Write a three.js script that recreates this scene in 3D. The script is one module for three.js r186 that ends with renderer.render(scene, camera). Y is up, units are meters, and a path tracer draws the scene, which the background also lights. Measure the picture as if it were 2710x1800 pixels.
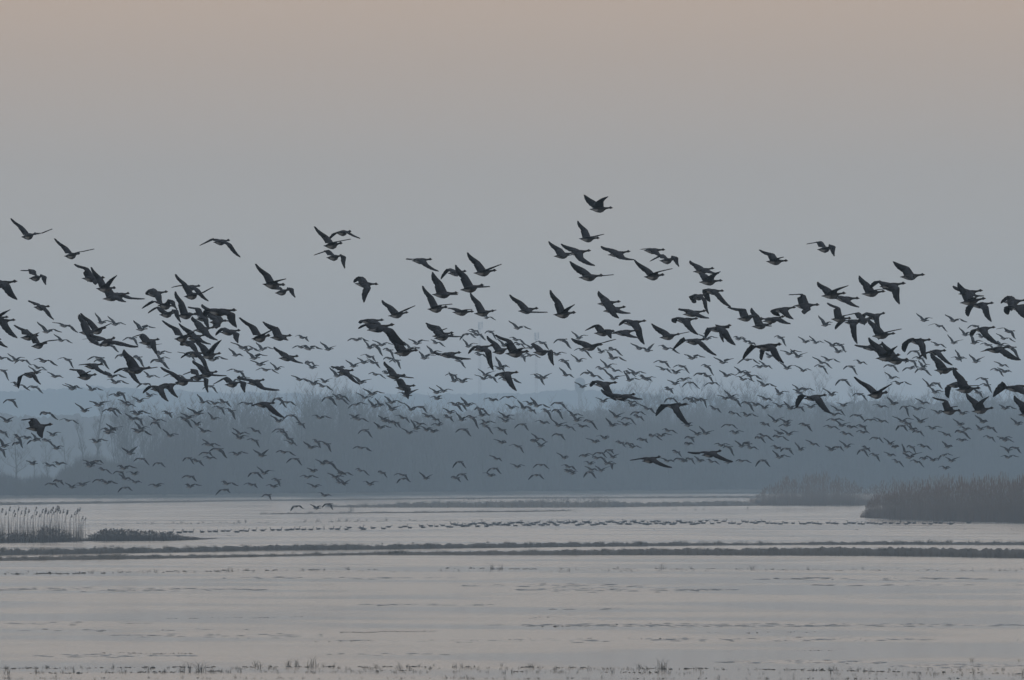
import * as THREE from 'three';
import { mergeGeometries } from 'three/addons/utils/BufferGeometryUtils.js';
import { createNoise2D } from 'simplex-noise';

// ---------------------------------------------------------------- camera, sky, sun, exposure
// All places were read off the photograph (2710 x 1800) and turned into metres: a long lens (focal length F in
// photograph pixels), eye EYE metres above the flooded meadow, horizon at row HZ.
const W = 2710, H = 1800, F = 23860, EYE = 6.8, HZ = 1236;
const PITCH = Math.atan((HZ - H / 2) / F);
const scene = new THREE.Scene();
const camera = new THREE.PerspectiveCamera(2 * Math.atan(H / 2 / F) * 180 / Math.PI, W / H, 1, 20000);
camera.position.set(0, EYE, 0);
camera.rotation.x = PITCH;
const renderer = new THREE.WebGLRenderer();
renderer.toneMapping = THREE.LinearToneMapping;
renderer.toneMappingExposure = 1.28;
renderer.shadowMap.enabled = true;

// dusk sky: grey-blue at the horizon, a dusty pink band above it, blue-grey overhead
const s2l = (c) => c.map((v) => { v /= 255; return v <= 0.04045 ? v / 12.92 : ((v + 0.055) / 1.055) ** 2.4; });
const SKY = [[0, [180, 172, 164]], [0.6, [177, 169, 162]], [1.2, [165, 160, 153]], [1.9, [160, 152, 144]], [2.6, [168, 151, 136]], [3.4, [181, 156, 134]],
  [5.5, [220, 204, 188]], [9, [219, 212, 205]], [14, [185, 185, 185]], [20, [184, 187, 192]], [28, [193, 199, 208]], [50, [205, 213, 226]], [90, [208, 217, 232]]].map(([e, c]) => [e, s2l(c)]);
{
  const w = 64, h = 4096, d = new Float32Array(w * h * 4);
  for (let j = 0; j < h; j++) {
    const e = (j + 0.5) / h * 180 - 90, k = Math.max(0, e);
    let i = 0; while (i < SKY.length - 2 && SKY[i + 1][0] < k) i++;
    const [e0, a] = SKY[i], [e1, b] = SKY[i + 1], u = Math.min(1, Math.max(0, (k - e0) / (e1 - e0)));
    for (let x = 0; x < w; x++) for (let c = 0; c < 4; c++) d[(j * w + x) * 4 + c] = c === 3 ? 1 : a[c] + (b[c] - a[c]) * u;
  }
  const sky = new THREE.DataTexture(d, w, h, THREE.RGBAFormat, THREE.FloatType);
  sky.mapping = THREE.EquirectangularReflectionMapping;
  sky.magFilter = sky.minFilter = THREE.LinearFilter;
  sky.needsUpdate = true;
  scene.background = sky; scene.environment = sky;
}
// the last of the sun, behind the camera and almost gone
const sun = new THREE.DirectionalLight(new THREE.Color(1.0, 0.86, 0.74), 0.12);
sun.position.set(300, 90, 500); sun.target.position.set(0, 0, -500);
sun.castShadow = true; sun.shadow.radius = 20;
Object.assign(sun.shadow.camera, { left: -700, right: 700, top: 700, bottom: -700, near: 1, far: 4000 });
scene.add(sun, sun.target);
// evening mist over the water
scene.fog = new THREE.FogExp2(new THREE.Color(0.67, 0.858, 1.0), 0.00028);

// ---------------------------------------------------------------- helpers
function rng(seed) { let a = seed >>> 0; return () => { a = (a + 0x6D2B79F5) >>> 0; let t = a; t = Math.imul(t ^ (t >>> 15), t | 1); t ^= t + Math.imul(t ^ (t >>> 7), t | 61); return ((t ^ (t >>> 14)) >>> 0) / 4294967296; }; }
const R = rng(20240117), rr = (a, b, r = R) => a + (b - a) * r();
const noise = createNoise2D(rng(77));
const fbm = (x, y, o = 4) => { let s = 0, a = 0.5, f = 1; for (let i = 0; i < o; i++) { s += a * noise(x * f, y * f); a *= 0.5; f *= 2.03; } return s; };
const V = (x, y, z) => new THREE.Vector3(x, y, z);
const lerp = (a, b, t) => a + (b - a) * t, clamp = (v, a, b) => Math.min(b, Math.max(a, v));
const cp = Math.cos(PITCH), sp = Math.sin(PITCH);
// the point at distance d (along the view axis) on the sight line through photograph pixel (px, py)
function at(px, py, d) { const x = (px - W / 2) / F * d, y = -(py - H / 2) / F * d; return V(x, EYE + y * cp + d * sp, -(d * cp - y * sp)); }
// distance of the water surface seen at row py, and the point there
const dist = (py) => EYE / (((py - H / 2) / F) * cp - sp);
const onWater = (px, py) => { const p = at(px, py, dist(py)); p.y = 0; return p; };
const used = {};
function named(n) { const k = used[n] = (used[n] ?? -1) + 1; return k ? `${n}_${String(k).padStart(3, '0')}` : n; }
function put(o, name, label, category, group, kind) {
  o.name = named(name); o.userData.label = label; if (category) o.userData.category = category;
  if (group) o.userData.group = group; if (kind) o.userData.kind = kind;
  scene.add(o); return o;
}
function shade(o) { o.traverse((m) => { if (m.isMesh) { m.castShadow = true; m.receiveShadow = true; } }); return o; }
function geo(pos, idx, col, uv) {
  const g = new THREE.BufferGeometry();
  g.setAttribute('position', new THREE.Float32BufferAttribute(pos, 3));
  if (col) g.setAttribute('color', new THREE.Float32BufferAttribute(col, 3));
  if (uv) g.setAttribute('uv', new THREE.Float32BufferAttribute(uv, 2));
  g.setIndex(idx); g.computeVertexNormals(); return g;
}
function path(pts, x) { // piecewise linear rows [x, ...values]
  if (x <= pts[0][0]) return pts[0].slice(1);
  for (let i = 1; i < pts.length; i++) if (x <= pts[i][0]) { const a = pts[i - 1], b = pts[i], t = (x - a[0]) / (b[0] - a[0]); return a.slice(1).map((v, k) => lerp(v, b[k + 1], t)); }
  return pts[pts.length - 1].slice(1);
}
const std = (r, g, b, rough = 0.95, more = {}) => new THREE.MeshPhysicalMaterial({ specularIntensity: 0.3, color: new THREE.Color().setRGB(r, g, b), roughness: rough, side: THREE.DoubleSide, ...more });
const ONES = ['zeroth', 'first', 'second', 'third', 'fourth', 'fifth', 'sixth', 'seventh', 'eighth', 'ninth', 'tenth', 'eleventh', 'twelfth', 'thirteenth', 'fourteenth', 'fifteenth', 'sixteenth', 'seventeenth', 'eighteenth', 'nineteenth'];
const TENS = ['', '', 'twent', 'thirt', 'fort', 'fift', 'sixt', 'sevent', 'eight', 'ninet'];
const ordinal = (n) => n < 20 ? ONES[n] : n % 10 ? `${TENS[Math.floor(n / 10)]}y-${ONES[n % 10]}` : `${TENS[n / 10]}ieth`;

// ---------------------------------------------------------------- ground and water
{
  const g = new THREE.PlaneGeometry(9000, 9600, 40, 40); g.rotateX(-Math.PI / 2);
  const m = new THREE.Mesh(g, std(0.07, 0.065, 0.055)); m.position.set(0, -0.6, -4200);
  put(shade(m), 'ground', 'dark flat marshland under and around the flood water', null, null, 'structure');
}
// the far shore: row of the waterline in the photograph
const SHORE = [[-3000, 1323], [-1200, 1320.5], [0, 1318.5], [300, 1316], [680, 1312], [1000, 1309], [1360, 1306], [1700, 1303], [2100, 1300], [2710, 1298], [6000, 1297]];
const shoreAt = (px) => path(SHORE, px)[0];
{
  const n = 240, pos = [], idx = [];
  for (let i = 0; i <= n; i++) {
    const px = lerp(-5000, 7500, i / n), p = onWater(px, shoreAt(px)), j = 1.5 * fbm(px * 0.01, 3), dx = p.x / -p.z;
    for (const [dz, y] of [[0, -0.3], [2 + j, 0.12], [9 + 3 * j, 0.45], [60, 0.7], [400, 0.9], [6500, 1.2]]) { const z = p.z - dz; pos.push(-dx * z, y + (dz > 5 ? 0.1 * fbm(px * 0.03, dz) : 0), z); }
    if (i) for (let k = 0; k < 5; k++) { const a = (i - 1) * 6 + k, b = i * 6 + k; idx.push(a, b, a + 1, b, b + 1, a + 1); }
  }
  const m = new THREE.Mesh(geo(pos, idx), std(0.075, 0.066, 0.05));
  put(shade(m), 'far_shore', 'low dark far bank of the flood below the woods', null, null, 'structure');
}
// breeze bands seen in the photograph: [px0, px1, row, half thickness in rows, strength]
const BANDS = [[1300, 2700, 1655, 4, 0.9], [1500, 2300, 1657, 2.5, 1], [1700, 2500, 1693, 5, 0.4], [900, 1800, 1696, 4, 0.3], [1900, 2350, 1753, 5, 0.7], [2350, 2700, 1763, 4, 0.8], [2000, 2600, 1533, 4, 0.6], [1350, 1950, 1562, 5, 0.7], [1200, 1700, 1551, 4, 0.4], [0, 700, 1560, 5, 0.6], [0, 350, 1562, 2, 0.5], [100, 520, 1736, 4, 0.9], [0, 400, 1650, 4, 0.35], [0, 700, 1668, 3, 0.25], [950, 1300, 1601, 3, 0.6], [550, 1200, 1530, 2.5, 0.5], [1450, 1640, 1612, 2, 0.3], [860, 1250, 1733, 3, 0.4], [300, 900, 1683, 6, 0.3], [2150, 2700, 1549, 2, 0.4], [0, 2700, 1413, 3, 0.2], [600, 2700, 1425, 4, 0.2], [1400, 2700, 1475, 3, 0.4], [0, 1200, 1492, 3, 0.3]];
{
  // wind patches on calm water: ripples as relief, rougher where the breeze touches
  const w = 1024, h = 2048, SX = 240, SZ = 2300, rough = new Uint8Array(w * h * 4), bump = new Uint8Array(w * h * 4), r = rng(5);
  const bands = BANDS.map(([a, b, row, t, k]) => { const c = onWater((a + b) / 2, row), n = onWater(a, row + t), f = onWater(b, row - t); return [c.x, -c.z, Math.abs(f.x - n.x) / 2, Math.abs(f.z - n.z) / 2, k]; });
  for (let j = 0; j < h; j++) for (let i = 0; i < w; i++) {
    const x = i / w * SX - SX / 2, z = j / h * SZ, k = (j * w + i) * 4;
    const streak = fbm(x * 0.030 + z * 0.014, z * 0.032, 2), fine = fbm(x * 0.5 + 31, z * 0.35, 3), broad = fbm(x * 0.02 + 7, z * 0.012, 2);
    let f = 0; for (const [cx, cz, rx, rz, s] of bands) { const u = (x - cx) / rx, v = (z - cz) / rz, q = 1 - u * u - v * v * 0.8; if (q > 0) f = Math.max(f, s * Math.min(1, q * 2) * clamp(0.55 + 1.4 * fine, 0, 1)); }
    const t = clamp(0.45 + streak * 1.5 + broad * 0.9, 0, 1);
    const v = 0.11 + 0.075 * t * t * (3 - 2 * t) + 0.15 * f, b = 0.5 + (0.05 + 0.10 * t + 0.6 * f) * (r() - 0.5);
    rough[k] = rough[k + 1] = rough[k + 2] = clamp(v, 0.03, 0.6) * 255; bump[k] = bump[k + 1] = bump[k + 2] = clamp(b, 0, 1) * 255; rough[k + 3] = bump[k + 3] = 255;
  }
  const tex = (d) => { const t = new THREE.DataTexture(d, w, h); t.magFilter = THREE.LinearFilter; t.minFilter = THREE.LinearFilter; t.wrapS = t.wrapT = THREE.RepeatWrapping; t.needsUpdate = true; return t; };
  const mat = new THREE.MeshPhysicalMaterial({ color: new THREE.Color().setRGB(0.035, 0.038, 0.036), roughness: 1, roughnessMap: tex(rough), bumpMap: tex(bump), bumpScale: 0.008, ior: 1.333 });
  const pos = [], uv = [], idx = [], n = 60, zs = [40, -100, -300, -600, -1000, -1500, -2300];
  zs.forEach((z, a) => { for (let i = 0; i <= n; i++) { const x = lerp(-1500, 1500, i / n); pos.push(x, 0, z); uv.push((x + 120) / SX, -z / SZ); if (a && i) { const q = a * (n + 1) + i, p = q - n - 1; idx.push(p - 1, p, q - 1, p, q, q - 1); } } });
  const m = new THREE.Mesh(geo(pos, idx, null, uv), mat);
  put(shade(m), 'water', 'calm grey flood water with pale sky reflections and wind streaks', null, null, 'structure');
}
// the wavelets in those bands: low crests, long across the view
{
  const pos = [], idx = [], n = 8;
  for (let i = 0; i <= n; i++) { const u = i / n * 2 - 1, a = 1 - u * u; for (const [z, y] of [[0.5, -0.1], [0.18, 0.7], [-0.05, 1], [-0.5, -0.1]]) pos.push(u * 0.5, y * a - 0.05, z * (0.4 + 0.6 * a) + 0.25 * Math.sin(u * 3)); if (i) for (let k = 0; k < 3; k++) { const p = (i - 1) * 4 + k, q = i * 4 + k; idx.push(p, q, p + 1, q, q + 1, p + 1); } }
  const g = geo(pos, idx), spots = [];
  for (const [a, b, row, t, k] of BANDS) { const m = Math.round((row < 1520 ? 0 : b - a) * t * k * 0.06); for (let i = 0; i < m; i++) { const u = R() * 2 - 1, v = (R() + R() - 1) * Math.sqrt(1 - u * u), px = (a + b) / 2 + u * (b - a) / 2, py = row + v * t * 1.5; if (fbm(px * 0.012, py * 0.2) < -0.15) continue; const p = onWater(px, py), s = -p.z / 300; spots.push([p, rr(0.10, 0.6) * s, rr(0.007, 0.024) * s, rr(-0.12, 0.12)]); } }
  const M = new THREE.Matrix4(), q = new THREE.Quaternion(), m = new THREE.InstancedMesh(g, new THREE.MeshPhysicalMaterial({ color: new THREE.Color().setRGB(0.035, 0.038, 0.036), roughness: 0.12, ior: 1.333, side: THREE.DoubleSide }), spots.length);
  spots.forEach(([p, l, hh, t], i) => m.setMatrixAt(i, M.compose(p, q.setFromAxisAngle(V(0, 1, 0), t), V(l, hh, 0.11))));
  put(shade(m), 'water_ripples', 'thin dark wavelets where the breeze ruffles the flood water', null, null, 'stuff');
}
// ---------------------------------------------------------------- mud banks and low islands in the water
const MUD = std(0.05, 0.046, 0.04, 0.97), REEDY = std(0.085, 0.068, 0.05, 0.97);
function bank(name, label, pts, depth, mat, jag = 0.3, step = 2.5) {
  const pos = [], idx = [], rows = 6; let c = 0;
  for (let px = pts[0][0]; px <= pts[pts.length - 1][0]; px += step, c++) {
    const [b, t] = path(pts, px), d = dist(b), p = onWater(px, b), q = p.x / -p.z, s = F / d;
    const endFade = Math.min(1, (px - pts[0][0]) / 40 + 0.05, (pts[pts.length - 1][0] - px) / 40 + 0.05);
    const hgt = Math.max(0.015, (b - t) / s * (1 + jag * (fbm(p.x * 0.35, b) + 0.4 * noise(p.x * 2.3, b * 1.7) + 0.35 * noise(p.x * 0.9, b)))) * endFade;
    const j = depth * 0.12 * fbm(p.x * 0.5, 9 + b);
    for (const [dz, y] of [[j, -0.05], [j + depth * 0.04, hgt * 0.45], [depth * 0.12 + j, hgt * 0.86], [depth * 0.45, hgt * (1 + 0.12 * noise(p.x * 3, 4))], [depth * 0.85, hgt * 0.7], [depth + j, -0.05]]) pos.push(q * (-p.z + dz), y, p.z - dz);
    if (c) for (let k = 0; k < rows - 1; k++) { const a = (c - 1) * rows + k, e = c * rows + k; idx.push(a, e, a + 1, e, e + 1, a + 1); }
  }
  return put(shade(new THREE.Mesh(geo(pos, idx), mat)), name, label, null, null, 'structure');
}
const BANK_FAR = [[-900, 1471, 1458], [0, 1469, 1456], [460, 1462, 1451.5], [680, 1457, 1446], [1000, 1454, 1443.5], [1360, 1449.5, 1440], [1630, 1446, 1437.5], [2030, 1442.5, 1438.5], [2300, 1442, 1435], [2710, 1442, 1437.5], [3700, 1444, 1438]];
const BANK_NEAR = [[-900, 1489, 1483], [0, 1484.5, 1479.5], [240, 1481.5, 1473.5], [290, 1481, 1473], [600, 1476, 1471.5], [720, 1473.5, 1471.5], [860, 1471, 1468.5], [1000, 1469, 1464.5], [1360, 1468.5, 1460], [1750, 1469, 1455.5], [2030, 1470, 1453], [2280, 1471, 1451.5], [2450, 1473, 1453], [2710, 1477, 1456], [3700, 1484, 1460]];
const STRIP_1 = [[-900, 1341, 1334], [0, 1337, 1330.5], [680, 1326.5, 1322.5], [1360, 1320, 1316], [1800, 1319, 1314], [2030, 1318.5, 1312]];
const STRIP_2 = [[860, 1343, 1339.5], [1000, 1343, 1336], [1110, 1343, 1330], [1350, 1343, 1329], [1620, 1342, 1329], [1700, 1341, 1331], [2010, 1338.5, 1327]];
const STRIP_3 = [[690, 1361, 1359], [1000, 1358.5, 1355.5], [1360, 1355.5, 1352], [1530, 1352.5, 1351]];
bank('mud_bank', 'long dark mud bank with grass crest, farther of the two', BANK_FAR, 9, MUD, 0.4);
bank('mud_bank', 'ragged grassy bank nearer than the long one, thickening towards the right', BANK_NEAR, 13, std(0.06, 0.052, 0.042, 0.97), 0.26);
bank('mud_bank', 'faint thin strip of land just in front of the far shore', STRIP_1, 10, REEDY);
bank('mud_bank', 'pale reedy strip of land in the middle distance', STRIP_2, 12, REEDY, 0.35);
bank('mud_bank', 'very thin line of land below the reedy strip', STRIP_3, 5, REEDY);

// ---------------------------------------------------------------- grass and reeds
function bladeGeo(n, spread, hMin, hMax, wd, lean, seed, bend = 0.3) {
  const r = rng(seed), pos = [], idx = [];
  for (let i = 0; i < n; i++) {
    const a = r() * 6.283, rad = spread * Math.sqrt(r()), x = Math.cos(a) * rad, z = Math.sin(a) * rad, hh = lerp(hMin, hMax, r()), b = r() * 6.283, lx = lean * hh * (r() * 2 - 1), lz = lean * hh * (r() * 2 - 1);
    const cx = Math.cos(b) * wd / 2, cz = Math.sin(b) * wd / 2, k = pos.length / 3;
    pos.push(x - cx, -0.05, z - cz, x + cx, -0.05, z + cz, x + lx * 0.35 - cx * 0.8, hh * 0.55, z + lz * 0.35 - cz * 0.8, x + lx * 0.35 + cx * 0.8, hh * 0.55, z + lz * 0.35 + cz * 0.8, x + lx * (1 + bend), hh, z + lz * (1 + bend));
    idx.push(k, k + 1, k + 2, k + 1, k + 3, k + 2, k + 2, k + 3, k + 4);
  }
  return geo(pos, idx);
}
const GRASS = std(0.055, 0.05, 0.038), REED = std(0.13, 0.088, 0.058), REED_DARK = std(0.06, 0.05, 0.042);
function field(name, label, category, g, mat, spots) { // spots: [Vector3, sx, sy, turn]
  const m = new THREE.InstancedMesh(g, mat, spots.length), M = new THREE.Matrix4(), q = new THREE.Quaternion();
  spots.forEach(([p, sx, sy, t], i) => m.setMatrixAt(i, M.compose(p, q.setFromAxisAngle(V(0, 1, 0), t), V(sx, sy, sx))));
  return put(shade(m), name, label, category, null, 'stuff');
}
{
  const spots = [];
  const along = (pts, n, hMul, back) => { for (let i = 0; i < n; i++) { const px = lerp(pts[0][0], pts[pts.length - 1][0], R()), [b, t] = path(pts, px), q = R(); if (fbm(px * 0.02, b) + 0.25 < R() * 0.6) continue; const p = onWater(px, b), k = 1 + q * back / -p.z; spots.push([V(p.x * k, (b - t) / F * dist(b) * 0.75, p.z * k), rr(0.6, 1.5), rr(0.3, 1) * hMul, R() * 6.28]); } };
  along(BANK_FAR, 1900, 1.0, 6); along(BANK_NEAR, 2300, 0.75, 11); along(STRIP_1, 600, 1.0, 6); along(STRIP_2, 1100, 1.9, 8); along(STRIP_3, 300, 0.9, 3);
  field('bank_grass', 'short ragged grass fringing the mud banks', 'grass', bladeGeo(14, 0.28, 0.1, 0.42, 0.016, 0.5, 3), GRASS, spots);
}
// reed beds
const REED_CLUMP = (() => { // stalks of unequal height with feathery heads
  const r = rng(8), parts = [bladeGeo(15, 0.55, 0.3, 0.95, 0.03, 0.10, 8)], pos = [], idx = [];
  for (let i = 0; i < 6; i++) { const x = (r() - 0.5) * 1.0, z = (r() - 0.5) * 1.0, t = 0.82 + 0.28 * r(), l = (r() - 0.3) * 0.12, k = pos.length / 3; pos.push(x - 0.012, 0, z, x + 0.012, 0, z, x + l, t, z, x + l - 0.05, t - 0.05, z + 0.02, x + l + 0.07, t + 0.02, z - 0.02, x + l * 1.2 + 0.03, t + 0.09, z, x + l, t - 0.07, z); idx.push(k, k + 1, k + 2, k + 3, k + 6, k + 4, k + 3, k + 4, k + 5); }
  parts.push(geo(pos, idx)); return mergeGeometries(parts);
})();
{
  const reedBed = (name, label, region, n, mat) => {
    const spots = [];
    for (let i = 0; i < n; i++) {
      const [x0, x1] = region.x, px = lerp(x0, x1, region.edge ? R() ** 0.9 : R()), [b, t] = path(region.rows, px), p = onWater(px, b), q = R() * region.back, k = 1 + q / -p.z, s = F / (-p.z);
      const hh = (b - t) / s * (0.62 + 0.34 * (0.5 + 0.5 * noise(p.x * 0.35, q * 0.4)) + rr(-1, 0.9) * (region.jag ?? 0.16));
      spots.push([V(p.x * k, 0, p.z * k), rr(0.8, 1.4), hh, R() * 6.28]);
    }
    return field(name, label, 'reeds', REED_CLUMP, mat, spots);
  };
  reedBed('reed_bed', 'tall brown reed bed at the right edge behind the swimming geese', { x: [2286, 3700], back: 26, rows: [[2286, 1370, 1362], [2296, 1371, 1344], [2306, 1371, 1326], [2330, 1372, 1306], [2380, 1374, 1295], [2450, 1376, 1288], [2600, 1380, 1280], [2710, 1383, 1272], [3700, 1386, 1270]], jag: 0.24 }, 2900, REED);
  reedBed('reed_bed', 'hazy reed bed standing farther back, left of the tall right one', { x: [1975, 3300], back: 40, rows: [[1970, 1338, 1331], [1995, 1338, 1318], [2030, 1338, 1292], [2080, 1338, 1272], [2150, 1338, 1264], [2210, 1338, 1266], [2260, 1338, 1284], [2290, 1338, 1296], [2330, 1337, 1280], [2500, 1336, 1266], [2710, 1335, 1262], [3300, 1334, 1262]], jag: 0.26 }, 1700, REED);
  reedBed('reed_bed', 'dark undergrowth at the foot of the tall plumed reeds', { x: [-500, 232], back: 5, rows: [[-500, 1442, 1398], [0, 1437, 1412], [60, 1436, 1416], [110, 1435, 1406], [125, 1435, 1396], [160, 1434, 1400], [178, 1434, 1418], [205, 1433, 1424], [232, 1432, 1428]], jag: 0.34 }, 620, REED_DARK);
  reedBed('sedge_island', 'low dark sedge island tapering to the right beside the plumed reeds', { x: [238, 566], back: 4, rows: [[236, 1432, 1418], [262, 1432, 1410], [280, 1432, 1405], [360, 1431, 1408], [430, 1431, 1411], [465, 1430, 1417], [512, 1429, 1422], [530, 1428, 1426], [566, 1426, 1424.5]], jag: 0.36 }, 560, REED_DARK);
  reedBed('sedge_patch', 'row of faint brown sedge bushes along the middle reedy strip', { x: [1110, 1650], back: 8, rows: [[1110, 1342, 1332], [1140, 1342, 1326], [1190, 1342, 1328], [1240, 1342, 1322], [1300, 1342, 1327], [1360, 1342, 1326], [1420, 1342, 1323], [1470, 1342, 1320], [1530, 1342, 1323], [1600, 1342, 1322], [1650, 1342, 1331]], jag: 0.4 }, 300, REED_DARK);
  const thin = []; for (let i = 0; i < 300; i++) { const px = rr(-300, 226) , b = rr(1428, 1436), p = onWater(px, b); thin.push([p, rr(0.6, 1), (b - rr(1352, 1400)) / F * dist(b), R() * 6.28]); }
  field('reed_stalks', 'thin dead stalks between the plumed reeds at the left edge', 'reeds', bladeGeo(5, 0.4, 0.5, 1, 0.03, 0.08, 23), REED_DARK, thin);
  // separate thin reeds in the left bed: curved stem, nodding plume
  const stemG = (seed) => { const r = rng(seed), c = new THREE.CatmullRomCurve3([V(0, -0.05, 0), V(rr(-0.03, 0.03, r), 0.9, rr(-0.03, 0.03, r)), V(rr(-0.08, 0.08, r), 1.8, 0), V(rr(-0.05, 0.18, r), 2.5, 0)]); return [new THREE.TubeGeometry(c, 6, 0.015, 4), c.getPoint(1)]; };
  const plumeG = (p, seed) => { const r = rng(seed), pos = [], idx = []; for (let i = 0; i < 34; i++) { const t = r(), a = r() * 6.28, l = 0.16 * (0.5 + r()), x = p.x + t * 0.08, y = p.y - 0.16 + t * 0.34, z = p.z, dx = Math.cos(a) * l * 0.5 + 0.05, dy = -l * 0.35 + 0.08, dz = Math.sin(a) * l * 0.5, k = pos.length / 3; pos.push(x, y, z, x + dx * 0.6, y + dy + 0.035, z + dz * 0.6, x + dx, y + dy - 0.03, z + dz); idx.push(k, k + 1, k + 2); } return geo(pos, idx); };
  const kinds = [11, 12, 13, 14].map((s) => { const [g, p] = stemG(s); return [g, plumeG(p, s + 40)]; });
  const leafy = bladeGeo(5, 0.03, 0.9, 1.7, 0.02, 0.10, 91);
  const xs = [-60, -34, 4, 12, 21, 30, 38, 46, 52, 60, 66, 73, 80, 88, 95, 102, 108, 115, 119, 124, 130, 134, 138, 144, 147, 150, 153, 156, 164, 171, 176, 186, 194, 199, 203, 208, 214, 219];
  const tops = [1348, 1346, 1348, 1356, 1344, 1352, 1360, 1343, 1354, 1358, 1346, 1350, 1366, 1344, 1356, 1362, 1350, 1352, 1347, 1354, 1350, 1356, 1344, 1348, 1341, 1346, 1343, 1352, 1350, 1357, 1352, 1364, 1356, 1348, 1352, 1345, 1368, 1372];
  xs.forEach((px, i) => {
    const b = 1431 + rr(-3, 3), p = onWater(px, b), hgt = (b - tops[i]) / F * dist(b), o = new THREE.Group(), [sg, pg] = kinds[i % 4];
    const st = new THREE.Mesh(sg, REED_DARK); st.name = 'stem'; const pl = new THREE.Mesh(pg, REED_DARK); pl.name = 'plume'; const lf = new THREE.Mesh(leafy, REED_DARK); lf.name = 'leaf_blades';
    o.add(st, pl, lf); o.position.copy(p); o.rotation.y = rr(-0.6, 0.6); o.scale.set(1, hgt / 2.62, 1);
    put(shade(o), 'plumed_reed', `thin dark reed with drooping plume, ${ordinal(i + 1)} from the left in the left reed bed`, 'reed', 'plumed reeds at the left edge');
  });
}
// separate tufts standing in the water: [px, foot row, height in photograph pixels]
{
  const T = [[17, 1784, 25], [93, 1782, 20], [126, 1767, 10], [194, 1780, 20], [250, 1799, 10], [282, 1780, 12], [299, 1767, 15], [368, 1780, 10], [393, 1780, 14], [437, 1778, 10], [482, 1778, 30], [503, 1778, 30], [532, 1778, 38], [564, 1778, 10], [583, 1778, 12], [680, 1763, 22], [715, 1765, 8], [760, 1763, 25], [785, 1763, 30], [827, 1765, 34], [854, 1765, 14], [885, 1765, 16],
    [999, 1767, 14], [1056, 1767, 20], [1106, 1765, 12], [1148, 1763, 10], [1203, 1767, 16], [1220, 1767, 18], [1239, 1767, 12], [1327, 1763, 14], [1409, 1767, 18], [1333, 1782, 14], [1356, 1780, 16], [1337, 1798, 12], [1094, 1776, 8], [1026, 1797, 8], [1064, 1797, 8], [1255, 1797, 8], [1622, 1780, 18], [1643, 1780, 9], [1695, 1769, 18], [1712, 1769, 9], [1748, 1771, 34], [1760, 1771, 34], [1426, 1798, 8], [1529, 1780, 8],
    [2268, 1776, 9], [2286, 1778, 11], [2197, 1781, 22], [2104, 1774, 7], [2145, 1774, 8], [2031, 1798, 8], [2101, 1797, 14], [2432, 1797, 18], [2573, 1750, 16], [2578, 1783, 22], [2598, 1785, 12], [2698, 1750, 10], [2706, 1785, 22], [1890, 1770, 7], [2501, 1781, 8], [2405, 1781, 7],
    [239, 1517, 12], [312, 1514, 8], [412, 1513, 12], [603, 1512, 18], [615, 1512, 12], [651, 1510, 10], [761, 1510, 8], [798, 1510, 10], [830, 1509, 8], [890, 1509, 8], [919, 1507, 12], [1302, 1506, 22], [1325, 1506, 18], [1484, 1507, 10], [1524, 1507, 10], [1634, 1504, 8], [1736, 1506, 10], [1753, 1506, 20], [1827, 1506, 12], [1959, 1506, 8], [1992, 1506, 16], [2047, 1508, 8], [2138, 1508, 14], [2285, 1506, 10], [2509, 1509, 8], [2548, 1511, 8], [2623, 1509, 8],
    [300, 1386, 6], [325, 1386, 6], [363, 1386, 6], [402, 1386, 9], [458, 1385, 12], [482, 1385, 12], [539, 1384, 10], [564, 1383, 10], [634, 1383, 10], [649, 1383, 14], [808, 1381, 11], [844, 1381, 14], [892, 1380, 12], [918, 1380, 12], [949, 1380, 12], [971, 1380, 11], [856, 1401, 18], [1021, 1378, 10], [1790, 1351, 11], [1840, 1351, 9], [1862, 1351, 11], [1980, 1348, 11], [930, 1353, 24]];
  const kinds = [0, 1, 2, 3, 4].map((k) => bladeGeo([14, 9, 20, 12, 16][k], [0.35, 0.15, 0.5, 0.22, 0.4][k], 0.3, 1, 0.034, [0.45, 0.2, 0.8, 0.6, 0.35][k], 60 + k, 0.8));
  const sorted = T.map((t) => [...t, t[1] > 1700 ? 0 : t[1] > 1480 ? 1 : 2]).sort((a, b) => a[3] - b[3] || a[0] - b[0]), n = [0, 0, 0];
  const where = ['along the bottom edge', 'in row below the banks', 'in row behind swimming geese'];
  sorted.forEach(([px, py, hp, row], i) => {
    const p = onWater(px, py), s = F / dist(py), m = new THREE.Mesh(kinds[i % 5], GRASS), hm = hp / s;
    m.position.copy(p); m.rotation.y = R() * 6.28; const wd = clamp(hm * 1.1, 0.14, 1.2) * rr(0.8, 1.3); m.scale.set(wd, hm, wd);
    put(shade(m), 'grass_tuft', `${hp > 17 ? 'tall thin' : hp > 10 ? 'small' : 'tiny'} dark grass tuft, ${ordinal(++n[row])} from left ${where[row]}`, 'grass tuft', ['grass tufts in the near water', 'grass tufts below the banks', 'grass tufts behind the swimming geese'][row]);
  });
}
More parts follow.
